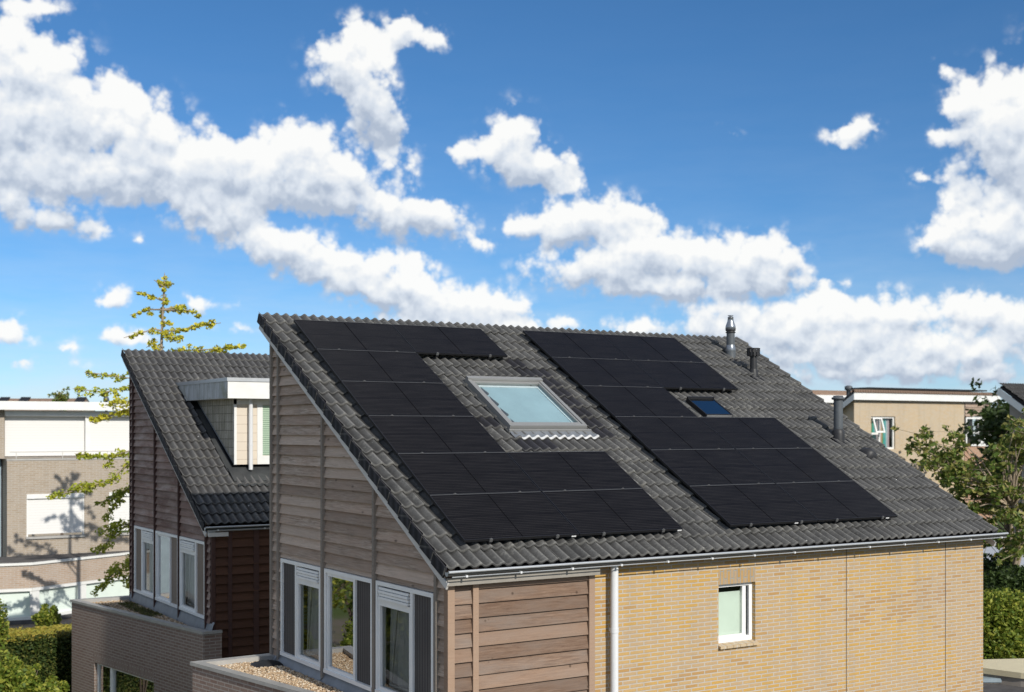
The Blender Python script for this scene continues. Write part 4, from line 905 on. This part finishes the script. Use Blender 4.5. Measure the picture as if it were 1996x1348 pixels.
# ================================================================== LEFT BUILDING WITH SHUTTERS
YL = 26.73
LB = thing('flat_roof_house', 'flat-roofed brick house with closed white roller shutters at the left', 'house', (0, YL+4, GZ))
def bx(name, mat, root, a, b, lab=None):
    m = MB(); m.box(a, b); return B(m, name, mat, root, False, lab)
bx('upper_wall', 'brick_tan', LB, (-8, YL+.0, -2.77), (.28, YL+6, -.90))
bx('fascia', 'white2', LB, (-9, YL-.45, -1.12), (9, YL-.40, -.83)); bx('roof_slab', 'coping', LB, (-9, YL-.40, -1.0), (9, YL+8, -.86)); bx('soffit_band', 'white2', LB, (.28, YL-.1, -1.33), (9, YL+.1, -1.14))
for (a, b) in ((.32, 2.93), (3.1, 5.6), (5.8, 8.5)):
    sh_ = MB(); sh_.box((a, YL+.16, -2.70), (b, YL+.2, -1.30)); B(sh_, 'roller_shutter', 'shutter', LB)
bx('post', 'white2', LB, (2.93, YL+.0, -2.77), (3.1, YL+.14, -1.33))
bx('upper_core', 'greywall', LB, (.28, YL+.21, -2.77), (9, YL+6, -1.14))
W_ = MB()
def hole_wall(mb, Y, x0, x1, z0, z1, holes):
    xs = sorted({x0, x1, *[h[0] for h in holes], *[h[1] for h in holes]})
    for a, b in zip(xs[:-1], xs[1:]):
        hs = sorted([(h[2], h[3]) for h in holes if h[0] <= a and h[1] >= b]); z = z0
        for (p, q) in hs: mb.face([(a, Y, z), (b, Y, z), (b, Y, p), (a, Y, p)]); z = q
        mb.face([(a, Y, z), (b, Y, z), (b, Y, z1), (a, Y, z1)])
    for (a, b, p, q) in holes:
        mb.face([(a, Y, p), (a, Y+.1, p), (a, Y+.1, q), (a, Y, q)]); mb.face([(b, Y, p), (b, Y, q), (b, Y+.1, q), (b, Y+.1, p)]); mb.face([(a, Y, q), (a, Y+.1, q), (b, Y+.1, q), (b, Y, q)]); mb.face([(a, Y, p), (b, Y, p), (b, Y+.1, p), (a, Y+.1, p)])
hole_wall(W_, YL-.35, .30, 9, GZ, -2.80, [(.92, 2.81, -5.44, -3.99), (3.65, 5.5, -5.44, -3.99)])
W_.face([(.30, YL-.35, GZ), (.30, YL-.35, -2.80), (.30, YL+6, -2.80), (.30, YL+6, GZ)]); W_.face([(.30, YL-.35, -2.8), (9, YL-.35, -2.8), (9, YL+1, -2.8), (.30, YL+1, -2.8)])
B(W_, 'lower_wall', 'brick_tan', LB)
bx('terrace_edge', 'coping', LB, (.28, YL-.37, -2.84), (9, YL-.2, -2.78))
bx('shaded_side_wall', 'slateblue', LB, (-8, YL+.5, GZ), (.26, YL+6, -2.80))  # shaded side, its shade put in as blue-grey colour
for (a, b) in ((.92, 2.81), (3.65, 5.5)):
    wnd = part_empty('window', LB); m = MB(); m.box((a+.04, YL-.30, -5.36), (b-.04, YL-.27, -4.12)); BS(m, 'roller_shutter', 'shutter', wnd)
    m = MB(); m.box((a, YL-.37, -4.15), (b, YL-.26, -3.99)); m.box((a, YL-.33, -5.44), (a+.05, YL-.26, -4.15)); m.box((b-.05, YL-.33, -5.44), (b, YL-.26, -4.15)); BS(m, 'frame', 'white2', wnd)
    m = MB(); m.box((a-.03, YL-.42, -5.52), (b+.03, YL-.26, -5.44)); BS(m, 'window_sill', 'coping', wnd)
m = MB(); m.tube([(.4, YL-.3, -2.55), (9, YL-.3, -2.55)], .018, 6)
for x in (.6, 2.1, 3.6, 5.1, 6.6): m.tube([(x, YL-.3, -2.8), (x, YL-.3, -2.55)], .012, 6)
B(m, 'railing', 'vergeboard', LB)
# bay with flat roof in front of the ground floor
pts = [(-8, 30.0), (-2.05, 27.0), (-.05, 25.62), (.71, 24.72), (2.39, 25.60), (4.39, 26.67), (5.2, 27.2)]
pts = [(-4.5, 26.6), (-1.2, 24.75), (.71, 24.40), (2.39, 25.25), (4.6, 26.37)]
m = MB(); m.prism(pts, -6.95, -6.20); B(m, 'bay_wall', 'brick_pink', LB)
m = MB(); big_ = [(p[0], p[1]-.06) for p in pts]; m.prism(big_, -6.20, -6.12); B(m, 'bay_roof_edge', 'white2', LB)
m = MB(); m.prism([(p[0]+.0, p[1]+.02) for p in pts], -6.121, -6.08); B(m, 'bay_roof', 'darkroof', LB)
m = MB(); m.prism([(p[0], p[1]+.10) for p in pts], -8.0, -6.951); B(m, 'bay_glazing', 'blindgreen', LB)
m = MB(); m.prism([(p[0], p[1]-.02) for p in pts], -8.12, -7.98); B(m, 'bay_sill', 'darkroof', LB)
m = MB(); m.prism([(p[0], p[1]+.03) for p in pts], GZ, -8.12); B(m, 'bay_plinth', 'brick_pink', LB)
for (a, b) in zip(pts[:-1], pts[1:]):
    a, b = Vector(a), Vector(b); n_ = max(1, round((b-a).length/2.0)); L0 = (b-a).length; dd = (b-a)/L0
    for k in range(n_):
        s0 = a+dd*(L0*k/n_); s1 = a+dd*(L0*(k+1)/n_); wd = part_empty('window', LB); m = MB()
        def strip(t0, t1, z0, z1, o_=0.0, th=.1):
            p = s0+dd*t0; q = s0+dd*t1; nn = Vector((dd.y, -dd.x))*o_
            m.box((0, 0, z0), ((q-p).length, th, z1), 0, lambda x, y, z: Vector((p.x+nn.x+dd.x*x-dd.y*y, p.y+nn.y+dd.y*x+dd.x*y, z)))
        ll = (s1-s0).length; strip(0, ll, -7.05, -6.955, .03); strip(0, .28, -7.98, -7.05, .01); strip(ll-.06, ll, -7.98, -7.05, .01); strip(.28, ll-.06, -7.98, -7.88, .01)
        BS(m, 'frame', 'white2', wd)
# far brown roof behind, with roof windows, and a small tree and flue
pf = atD(0, 776, 75); FH = thing('far_house', 'distant brown tiled roof with dark roof windows above the white flat roof', 'house', (pf.x, pf.y, GZ))
a = atD(-200, 777, 75); b = atD(170, 776, 75); dv = (b-a); dv.z = 0; dv.normalize(); up_ = Vector((-dv.y, dv.x, 0))
m = MB(); m.face([a-up_*4+Vector((0, 0, -2.2)), b-up_*4+Vector((0, 0, -2.2))+dv*.6, b, a]); m.face([a, b, b+up_*4+Vector((0, 0, -2.2)), a+up_*4+Vector((0, 0, -2.2))]); B(m, 'roof', 'brownroof', FH)
m = MB(); m.face([a-up_*3.8+Vector((0, 0, -2.15)), b-up_*3.8+Vector((0, 0, -2.15)), b-up_*3.8+Vector((0, 0, -9)), a-up_*3.8+Vector((0, 0, -9))][::-1]); m.face([b-up_*3.8+Vector((0, 0, -2.15)), b-Vector((0, 0, .1)), b+up_*3.8+Vector((0, 0, -2.15)), b+up_*3.8+Vector((0, 0, -9)), b-up_*3.8+Vector((0, 0, -9))][::-1]); B(m, 'wall', 'brick_tan', FH)
for px in (5, 45, 155):
    c = atD(px, 781, 74.6); m = MB(); m.box((-.28, -.42, 0), (.28, .42, .06), 0, lambda x, y, z: c+dv*x+up_*y+Vector((0, 0, y*.55+z-.05))); B(m, 'roof_window', 'black', FH)
c = atD(207, 764, 70); FL = thing('roof_flue', 'small distant dark flue cap against the sky among the ginkgo branches', 'flue', (c.x, c.y, c.z-3))
m = MB(); lathe(m, (c.x, c.y, c.z-3), [(0, .08), (2.5, .08), (2.52, .17), (2.68, .15), (2.78, .07), (2.9, .05), (2.92, .12), (2.97, 0)], 12); B(m, 'pipe', 'pipe', FL, True)
# ================================================================== RIGHT HOUSES
YR = 23.98
RH = thing('house', 'cream brick house with white fascia, open casement window and striped curtain', 'house', (43.5, YR+4, GZ))
W_ = MB(); hole_wall(W_, YR, 38.2, 46.3, GZ, -.34, [(39.37, 41.09, -2.77, -1.15)]); W_.face([(38.2, YR+7, GZ), (38.2, YR, GZ), (38.2, YR, -.34), (38.2, YR+7, -4.4)]); B(W_, 'wall', 'brick_cream', RH)
bx('fascia', 'white2', RH, (37.9, YR-.25, -.36), (48.9, YR-.18, -.03))
m = MB(); m.box((37.9, YR-.3, .0), (48.9, YR-.15, .13), 0, None)
for k in range(62): m.tube([(38.0+k*.176, YR-.33, .08), (38.0+k*.176, YR-.05, .10)], .055, 6)
B(m, 'roof_edge_tiles', 'brownroof', RH)
m = MB(); m.face([(37.9, YR-.3, .12), (48.9, YR-.3, .12), (48.9, YR+7, -4.1), (37.9, YR+7, -4.1)]); m.face([(37.9, YR-.3, .12), (37.9, YR+7, -4.1), (37.9, YR+7, -4.25), (37.9, YR-.3, -.05)]); B(m, 'roof', 'tile2', RH)
m = MB(); m.face([(37.88, YR-.3, -.05), (37.88, YR+7, -4.25), (37.88, YR+7, -4.55), (37.88, YR-.3, -.35)]); B(m, 'verge_board', 'white2', RH)
m = MB(); m.box((39.2, YR-.1, .20), (48.0, YR+1.2, .27)); B(m, 'solar_panel_row', 'black', RH)
bx('end_wall', 'interior', RH, (46.3, YR+.02, -8.4), (48.5, YR+6.5, -4.5))
sd_ = MB(); siding(sd_, (0, YR, 0), FT, FN, 46.35, 47.8, -1.12, -.34, h=.16, seed=91); siding(sd_, (0, YR, 0), FT, FN, 47.9, 48.4, -1.12, -.34, h=.16, seed=92); B(sd_, 'boards', 'wood_grey', RH)
bx('lower_panel', 'brick_redd', RH, (46.32, YR-.02, GZ), (48.5, YR+.3, -2.7)); bx('white_panel', 'white2', RH, (47.45, YR-.03, -2.68), (48.5, YR+.2, -1.14)); bx('timber_core', 'post_grey', RH, (46.32, YR+.0, -1.12), (48.45, YR+6, -.36))
bx('post', 'post_grey', RH, (47.8, YR-.06, -1.12), (47.9, YR, -.36))
def simple_window(root, a, b, z0, z1, Y, cur, mull=None):
    wd = part_empty('window', root); m = MB(); t = .09
    m.box((a, Y, z1-t), (b, Y+.06, z1)); m.box((a, Y, z0), (b, Y+.06, z0+t)); m.box((a, Y, z0+t), (a+t, Y+.06, z1-t)); m.box((b-t, Y, z0+t), (b, Y+.06, z1-t))
    for q in (mull or []): m.box(*q)
    BS(m, 'frame', 'white2', wd)
    if cur: 
        m = MB(); rows = [[Vector((a+.1+(b-a-.2)*k/40, Y+.2+.03*sin(k*1.3), z)) for k in range(41)] for z in (z0+.05, z1-.05)]; m.grid(rows, [[(a+(b-a)*k/40, z) for k in range(41)] for z in (0, 1)]); BS(m, 'curtain', cur, wd)
    m = MB(); m.face([(a+t, Y+.03, z0+t), (b-t, Y+.03, z0+t), (b-t, Y+.03, z1-t), (a+t, Y+.03, z1-t)]); BS(m, 'pane', 'glass', wd)
    m = MB(); m.box((a-.1, Y+.5, z0-.1), (b+.1, Y+.55, z1+.1)); BS(m, 'room_back', 'interior', wd); return wd
wd = simple_window(RH, 39.37, 41.09, -2.77, -1.15, YR+.08, 'curtain_col', [((39.46, YR+.08, -2.05), (40.05, YR+.14, -1.95)), ((40.0, YR+.08, -2.68), (40.09, YR+.14, -1.24))])
m = MB(); A_ = lambda x, y, z: Vector((39.42+x, YR-.02-y-(-z)*.30, -1.2+z))
for q in (((0, 0, -.75), (.09, .05, 0)), ((.56, 0, -.75), (.65, .05, 0)), ((.09, 0, -.08), (.56, .05, 0)), ((.09, 0, -.75), (.56, .05, -.67))): m.box(q[0], q[1], 0, A_)
BS(m, 'open_sash', 'white2', wd)
simple_window(RH, 46.36, 47.4, -2.66, -1.16, YR-.07, None, [((46.45, YR-.07, -2.0), (47.31, YR-.01, -1.93))])
c = atD(1654, 757, 63); m = MB(); lathe(m, c+Vector((0, 0, -.35)), [(0, .11), (.25, .11), (.3, .2), (.45, .2), (.5, .1)], 12); B(m, 'flue_pipe', 'pipe', RH, True)
q = atD(1620, 770, 75); bx2 = thing('far_white_house', 'far white fascia just visible beside the tall grey vent pipe', 'house', (q.x, q.y, GZ))
m = MB(); m.box((q.x-6, q.y, GZ), (q.x+3.5, q.y+6, q.z-.4)); B(m, 'wall', 'brick_tan', bx2); m = MB(); m.box((q.x-6.2, q.y-.2, q.z-.45), (q.x+3.6, q.y+6, q.z)); B(m, 'fascia', 'white2', bx2)
m = MB(); m.box((q.x-6.2, q.y+.3, q.z), (q.x+3.4, q.y+6, q.z+.3)); B(m, 'roof', 'brownroof', bx2)
# far right gable house
FX = 37.3; FRH = thing('house', 'grey-walled house with dark sloping roof, cut off by the right photo edge', 'house', (FX+4, 10, GZ))
P3 = math.tan(R(33)); ry = 14.75; rz = .16
m = MB(); m.face([(FX, ry-.3, GZ), (FX, 6, GZ), (FX, 6, rz-.55-(ry-6)*P3), (FX, ry-.3, rz-.55)]); m.face([(FX+9, ry-.3, GZ), (FX, ry-.3, GZ), (FX, ry-.3, rz-.6), (FX+9, ry-.3, rz-.6)]); m.face([(FX, 6, GZ), (FX+9, 6, GZ), (FX+9, 6, rz-.6-(ry-6)*P3), (FX, 6, rz-.6-(ry-6)*P3)]); B(m, 'wall', 'greywall', FRH)
F3 = lambda u, v, d: Vector((FX-.3+u, ry-v*cos(R(33))-d*sin(R(33)), rz-.05-v*sin(R(33))+d*cos(R(33))))
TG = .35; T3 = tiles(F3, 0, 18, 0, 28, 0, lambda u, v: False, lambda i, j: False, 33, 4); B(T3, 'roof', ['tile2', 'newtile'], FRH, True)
m = MB(); m.box((0.05, 0.1, -.14), (5.6, 9.7, -.02), 0, F3); B(m, 'roof_deck', 'under', FRH); m = MB(); m.box((0.0, 0.1, -.42), (.04, 9.8, -.15), 0, F3); B(m, 'verge_board', 'white2', FRH)
m = MB()
for q in (((35.6, 12.0), (37.2, 13.2)),): m.box((36.9, 6.2, GZ), (37.28, 6.9, -1.9))
B(m, 'chimney_breast', 'brick_redd', FRH)
# ------------------------------------------------------------------ low roofs bottom right
def slab_from_px(name, label, cat, px, Z, th, mats, wall='greywall', Zb=GZ):
    poly = [atZ(x, y, Z) for x, y in px]; c = sum(poly, Vector((0, 0, 0)))/len(poly)
    t = thing(name, label, cat, (c.x, c.y, GZ)); m = MB(); m.prism([(p.x, p.y) for p in poly], Z-th, Z); B(m, 'roof', mats, t)
    ins = [(c.x+(p.x-c.x)*.94, c.y+(p.y-c.y)*.94) for p in poly]; m = MB(); m.prism(ins, Zb, Z-th); B(m, 'wall', wall, t); return t
t = slab_from_px('outbuilding', 'low outbuilding with smooth beige flat roof beside the brick wall corner', 'outbuilding', [(1860, 1286), (2090, 1281), (2180, 1330), (1990, 1311), (1830, 1290)], -6.0, .1, 'beigeroof', 'greywall')
t = slab_from_px('outbuilding', 'blue-grey edged canopy roof in front of the beige flat roof', 'canopy', [(1880, 1296), (1935, 1297), (2050, 1311), (2120, 1322), (1840, 1322)], -6.15, .07, 'slateblue')
t = slab_from_px('outbuilding', 'low shed with dark tiled roof at the bottom right corner', 'shed', [(1830, 1328), (2110, 1323), (2300, 1400), (1800, 1400)], -6.25, .12, 'darkroof')
t = slab_from_px('outbuilding', 'pale grey flat roof seen behind the tree trunk on the right', 'outbuilding', [(1890, 1062), (2100, 1050), (2140, 1102), (1890, 1098)], -6.0, .35, 'paleroof', 'darkroof')
# ================================================================== VEGETATION
def leaves(mb, c, rad, n, size, rnd, flat=1.0, mi=0):
    for _ in range(n):
        d = Vector((rnd.gauss(0, 1), rnd.gauss(0, 1), rnd.gauss(0, 1)*flat)); d = d/max(.01, d.length)*(rnd.random()**.45); p = Vector(c)+Vector((d.x*rad[0], d.y*rad[1], d.z*rad[2]))
        s = size*rnd.uniform(.6, 1.3); a = Vector((rnd.gauss(0, 1), rnd.gauss(0, 1), rnd.gauss(0, .7))).normalized(); b = a.cross(Vector((rnd.gauss(0, 1), rnd.gauss(0, 1), rnd.gauss(0, 1)))).normalized()
        mb.face([p-a*s, p-b*s*.55+a*s*.1, p+a*s, p+b*s*.55+a*s*.1], [(0, 0), (1, 0), (1, 1), (0, 1)], mi)
# ginkgo
GD = 35.7; gp_ = atD(315, 838, GD); rnd = random.Random(12)
GK = thing('ginkgo_tree', 'slender yellow-green ginkgo with sparse tiered branches rising behind the left roofs', 'tree', (gp_.x, gp_.y, GZ))
tr = MB(); tp = [Vector((gp_.x, gp_.y, GZ)), atD(311, 1000, GD), atD(313, 838, GD), atD(314, 690, GD), atD(318, 590, GD), atD(321, 535, GD)]
tr.tube(tp, [.14, .11, .08, .045, .025, .01], 8)
lf = MB()
def gbranch(pts, leaf0=0.0, thick=.12, dens=170, low=False, dz=0.0):
    P = []; n = len(pts); off_ = rnd.uniform(-.6, .6)
    for i, (x, y) in enumerate(pts): P.append(atD(x, y, GD+off_*i/(n-1)))
    tr.tube(P, [.028]+[.018]*(n-2)+[.008], 6)
    for i in range(n-1):
        a, b = P[i], P[i+1]; L0 = (b-a).length; m = max(2, int(L0/.09))
        for k in range(m):
            t = (i+k/m)/(n-1)
            if t < leaf0 or rnd.random() < .12: continue
            c = a.lerp(b, k/m)+Vector((rnd.gauss(0, .03), rnd.gauss(0, .06), rnd.gauss(0, .04)-.02)); r = thick*rnd.uniform(.55, 1.15)*(1.1-.45*t)
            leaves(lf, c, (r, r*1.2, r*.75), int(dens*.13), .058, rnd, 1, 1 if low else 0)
gbranch([(320, 592), (320, 560), (321, 531)], 0, .11); gbranch([(321, 560), (300, 545)], .2, .12); gbranch([(321, 555), (334, 552)], .2, .11); gbranch([(316, 645), (317, 618), (318, 595)], .25, .08)
gbranch([(315, 585), (290, 574), (262, 567)], .25, .10); gbranch([(314, 603), (292, 603), (253, 614)], .3, .10)
gbranch([(317, 604), (345, 604), (372, 605), (392, 617)], .2, .12); gbranch([(318, 603), (345, 598), (362, 593)], .2, .1); gbranch([(317, 625), (331, 634)], .3, .11)
gbranch([(315, 644), (300, 641), (270, 650), (241, 658)], .15, .12); gbranch([(316, 646), (350, 643), (390, 633), (431, 629)], .15, .12); gbranch([(317, 647), (335, 658), (358, 655)], .05, .17)
gbranch([(314, 685), (296, 670), (285, 677)], .0, .17); gbranch([(316, 690), (355, 683), (420, 680), (478, 673)], .15, .17)
gbranch([(314, 770), (255, 737), (215, 731), (165, 725)], .2, .16, 190, True); gbranch([(314, 790), (250, 755), (205, 764), (142, 757)], .15, .19, 190, True)
gbranch([(314, 815), (255, 782), (225, 785), (205, 790)], .1, .30, 230, False); gbranch([(314, 830), (250, 800), (205, 812), (170, 815)], .2, .20, 200, False)
gbranch([(314, 905), (255, 878), (210, 890), (145, 884)], .2, .18, 200, True); gbranch([(314, 905), (252, 902), (215, 935), (150, 955), (90, 968)], .2, .20, 200, True)
gbranch([(214, 900), (209, 912)], .0, .2, 200, True); gbranch([(165, 940), (167, 962)], 0, .16, 200, True)
gbranch([(314, 960), (255, 950), (225, 965), (181, 987)], .2, .22, 200, True); gbranch([(235, 960), (205, 1018)], .0, .20, 200, True)
gbranch([(314, 1010), (255, 1020), (225, 1025), (192, 1040)], .2, .34, 230, True); gbranch([(230, 1030), (190, 1080)], .0, .20, 200, True)
gbranch([(314, 1075), (255, 1090), (220, 1118), (183, 1160)], .1, .30, 230, True); gbranch([(222, 1108), (255, 1135), (280, 1140)], 0, .26, 230, True)
for (x, y) in ((380, 740), (430, 960)): gbranch([(316, y+20), (345, y+5), (x, y)], .1, .2, 170, True)
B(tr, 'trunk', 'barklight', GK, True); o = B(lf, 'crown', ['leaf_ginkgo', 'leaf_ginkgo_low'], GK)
# loose olive tree on the right
def tree(name, label, base, nodes, mats, leafn, size, seed, bark='bark', group=None, cr=(.5, .5, .4), trunk_r=.12, spread=1.0):
    rnd = random.Random(seed); base = Vector(base); t = thing(name, label, 'tree', base, group); tr = MB(); lf = MB()
    cen = sum(nodes, Vector((0, 0, 0)))/len(nodes); fork = base.lerp(Vector((base.x, base.y, min(p.z for p in nodes))), .75)
    tr.tube([base, base.lerp(fork, .5)+Vector((rnd.uniform(-.1, .1), 0, 0)), fork], [trunk_r, trunk_r*.85, trunk_r*.7], 8)
    limbs = []
    for k in range(6): limbs.append(fork.lerp(rnd.choice(nodes), rnd.uniform(.35, .6))+Vector((0, 0, .2)))
    for l in limbs: tr.tube([fork, fork.lerp(l, .5)+Vector((rnd.uniform(-.15, .15), 0, .1)), l], [trunk_r*.6, trunk_r*.45, trunk_r*.3], 6)
    for p in nodes:
        l = min(limbs, key=lambda q: (q-p).length); mid = l.lerp(p, .5)+Vector((rnd.uniform(-.15, .15), rnd.uniform(-.15, .15), rnd.uniform(0, .2)))
        tr.tube([l, mid, p], [trunk_r*.25, .02, .008], 5, 0, False)
        k = rnd.uniform(.7, 1.25); leaves(lf, p, (cr[0]*k, cr[1]*k, cr[2]*k), int(leafn*k*k), size, rnd)
        for _ in range(3):
            q = p+Vector((rnd.gauss(0, cr[0]*1.0), rnd.gauss(0, cr[1]), rnd.gauss(0, cr[2]*1.0))); leaves(lf, q, (cr[0]*.35,)*2+(cr[2]*.4,), leafn//7, size, rnd); tr.tube([p, q], [.01, .005], 4, 0, False)
    B(tr, 'trunk', bark, t, True); B(lf, 'crown', mats, t); return t
rnd = random.Random(77); nodes = []
def blob_px(x, y, rx, ry, n, D, dd):
    out = []
    for _ in range(n):
        a = rnd.uniform(0, 2*pi); r_ = rnd.random()**.5; out.append(atD(x+rx*r_*cos(a), y+ry*r_*sin(a), D+rnd.uniform(-dd, dd)))
    return out
N_ = blob_px(1838, 915, 40, 34, 12, 31, 1.2)+blob_px(1800, 862, 20, 18, 3, 31, .6)+blob_px(1852, 862, 22, 18, 3, 31, .6)+blob_px(1978, 872, 30, 58, 17, 31, 1.2)+blob_px(1900, 950, 45, 45, 20, 31, 1.2)+blob_px(1960, 1000, 50, 90, 38, 31, 1.5)+blob_px(2060, 930, 50, 120, 18, 31, 1.6)
bp = atD(1965, 900, 31)
tree('broadleaf_tree', 'loose olive-green broadleaf tree with visible branches right of the main roof', (bp.x, bp.y, GZ), N_, 'leaf_cherry', 52, .08, 5, 'barklight', None, (.25, .3, .17), .11)
N_ = blob_px(1950, 826, 18, 16, 12, 58, 2)+blob_px(1990, 900, 40, 60, 14, 58, 2); bp = atD(1965, 838, 58)
tree('dark_tree', 'dense dark green tree between the two background houses on the right', (bp.x, bp.y, GZ), N_, 'leaf_dark', 110, .16, 8, 'bark', None, (1., 1., .7), .2)
N_ = blob_px(121, 782, 10, 9, 6, 66, .5); bp = atD(121, 838, 66)
tree('small_tree', 'small distant tree top above the white flat roof on the left', (bp.x, bp.y, GZ), N_, 'leaf_cherry', 60, .09, 9, 'bark', None, (.25, .25, .3), .08)
# trees left of the frame, seen mirrored in the gable windows
for k, (x, y, z, r_) in enumerate(((-7.4, 12.5, -4.8, 2.1), (-6.9, 7.0, -5.8, 1.7))):
    rr_ = random.Random(200+k); N_ = [Vector((x+rr_.gauss(0, r_*.45), y+rr_.gauss(0, r_*.45), z+rr_.gauss(0, r_*.5))) for _ in range(34)]
    tree('garden_tree', ['bright green garden tree reflected in the middle gable window', 'round garden tree standing left of the path', 'tall garden tree nearest the camera on the left'][k], (x, y, GZ), N_, 'leaf_bush', 130, .09, 210+k, 'bark', 'garden trees left of the houses', (.7, .7, .55), .14)
# hedges and bushes
def hedge(name, label, x0, x1, y0, y1, z0, z1, side, topm, seed, n=9000, size=.05, rz=0, cat='hedge'):
    rnd = random.Random(seed); c = Vector(((x0+x1)/2, (y0+y1)/2, GZ)); t = thing(name, label, cat, c); lf = MB(); co = MB(); co.box((x0+.12, y0+.12, z0), (x1-.12, y1-.12, z1-.12)); B(co, 'shade_core', 'hedgecore', t)
    for k in range(n):
        f_ = rnd.random(); d = rnd.uniform(-.03, .11)
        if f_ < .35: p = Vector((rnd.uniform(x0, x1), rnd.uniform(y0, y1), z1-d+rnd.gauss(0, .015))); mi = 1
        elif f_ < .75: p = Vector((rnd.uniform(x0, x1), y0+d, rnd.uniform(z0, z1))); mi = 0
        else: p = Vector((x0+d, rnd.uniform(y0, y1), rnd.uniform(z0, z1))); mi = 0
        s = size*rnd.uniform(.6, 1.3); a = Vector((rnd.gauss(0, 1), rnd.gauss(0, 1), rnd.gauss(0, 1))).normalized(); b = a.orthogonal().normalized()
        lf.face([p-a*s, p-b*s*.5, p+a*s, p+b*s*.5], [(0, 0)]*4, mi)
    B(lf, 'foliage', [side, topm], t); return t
hedge('hedge', 'clipped hedge with dark face and yellowish sunlit top at lower left', -4.2, .2, 12.2, 13.4, GZ, -6.62, 'leaf_hedge_shaded', 'leaf_top_sunlit', 3, 24000, .04)
def bush(name, label, blobs, mat, size, seed, cat='shrub', base=None):
    rnd = random.Random(seed); c = base or Vector(blobs[0][0]); t = thing(name, label, cat, (c[0], c[1], GZ)); lf = MB(); st = MB()
    for (p, r_, n) in blobs:
        leaves(lf, p, r_, n, size, rnd); p = Vector(p)
        for _ in range(6): st.tube([Vector((c[0], c[1], GZ)), p+Vector((rnd.uniform(-.5, .5)*r_[0], rnd.uniform(-.5, .5)*r_[1], rnd.uniform(0, .6)*r_[2]))], [.02, .006], 4, 0, False)
    B(st, 'stems', 'bark', t); B(lf, 'foliage', mat, t); return t
p = atD(93, 1203, 34.5); bush('shrub', 'rounded bright green shrub standing behind the clipped hedge', [((p.x, p.y, p.z-.05), (.36, .36, .30), 1100), ((p.x-.08, p.y, p.z+.25), (.10, .1, .16), 130), ((p.x+.16, p.y, p.z+.18), (.10, .1, .15), 120), ((p.x-.3, p.y, p.z+.02), (.13, .1, .1), 120), ((p.x+.42, p.y, p.z-.38), (.36, .4, .15), 600), ((p.x-.1, p.y, p.z-.5), (.62, .5, .25), 900)], 'leaf_bush', .05, 21)
bl = []
rr_ = random.Random(5)
for (x, y, D, r_, n) in ((12, 1300, 24, .30, 1300), (40, 1335, 23, .36, 1800), (5, 1335, 22, .40, 1500), (85, 1360, 24, .36, 1500), (50, 1312, 24, .18, 400), (-30, 1300, 22, .5, 1500), (118, 1340, 25, .16, 350), (72, 1300, 25, .07, 120), (100, 1325, 25, .10, 160)):
    q = atD(x, y, D); bl.append(((q.x, q.y, q.z), (r_, r_, r_*.8), n))
for (x, y, D, r_, n) in ((20, 1390, 23, .7, 2500), (90, 1400, 24, .6, 2000), (130, 1420, 24, .5, 900)):
    q = atD(x, y, D); bl.append(((q.x, q.y, q.z), (r_, r_, r_), n))
bush('bush', 'leafy yellow-green bush in the bottom left corner', bl, 'leaf_bush', .045, 22, 'bush')
q = atD(0, 1210, 28); bush('bush', 'light green bush at the far left edge in front of the hedge', [((q.x, q.y, q.z), (.18, .3, .5), 500), ((q.x-.3, q.y, q.z-.4), (.5, .4, .7), 900)], 'leaf_bush', .045, 23, 'bush')
# right hedge mass
bl = []
for (x, y, D, rx, rz_, n) in ((1950, 1200, 27, 1., .6, 4500), (1995, 1215, 27, .9, .55, 3600), (1940, 1262, 26.6, .8, .5, 3200), (2040, 1240, 27, .9, .75, 2500), (1900, 1220, 27.5, .8, .65, 2000), (1985, 1275, 26.4, .8, .5, 2600)):
    q = atD(x, y, D); bl.append(((q.x, q.y, q.z), (rx, .6, rz_), n))
bush('hedge', 'thick sunlit green hedge right of the brick wall, above the beige roof', bl, 'leaf_bush', .05, 24, 'hedge')
bl = []
for (x, y, D, rx, rz_, n) in ((1945, 1150, 30, .9, .45, 2500), (1990, 1140, 30, .8, .5, 2500), (1930, 1110, 31, .6, .4, 1200), (2040, 1150, 30, .8, .6, 1500)):
    q = atD(x, y, D); bl.append(((q.x, q.y, q.z), (rx, .7, rz_), n))
bush('bush', 'dark green shrubbery below the pale roof behind the right hedge', bl, 'leaf_dark', .06, 25, 'bush')
# distant tree belt on the horizon
tb = MB(); rnd = random.Random(40)
for k in range(420):
    a = rnd.uniform(-1.2, 1.6); D = rnd.uniform(260, 340); leaves(tb, (CAM.x+D*sin(a), CAM.y+D*cos(a), GZ+rnd.uniform(1, 5)), (5, 5, 2.6), 34, 1.3, rnd)
tag(tb.build('distant_trees', 'leaf_dark'), 'dark belt of distant trees on the horizon', 'woodland', None, 'stuff')
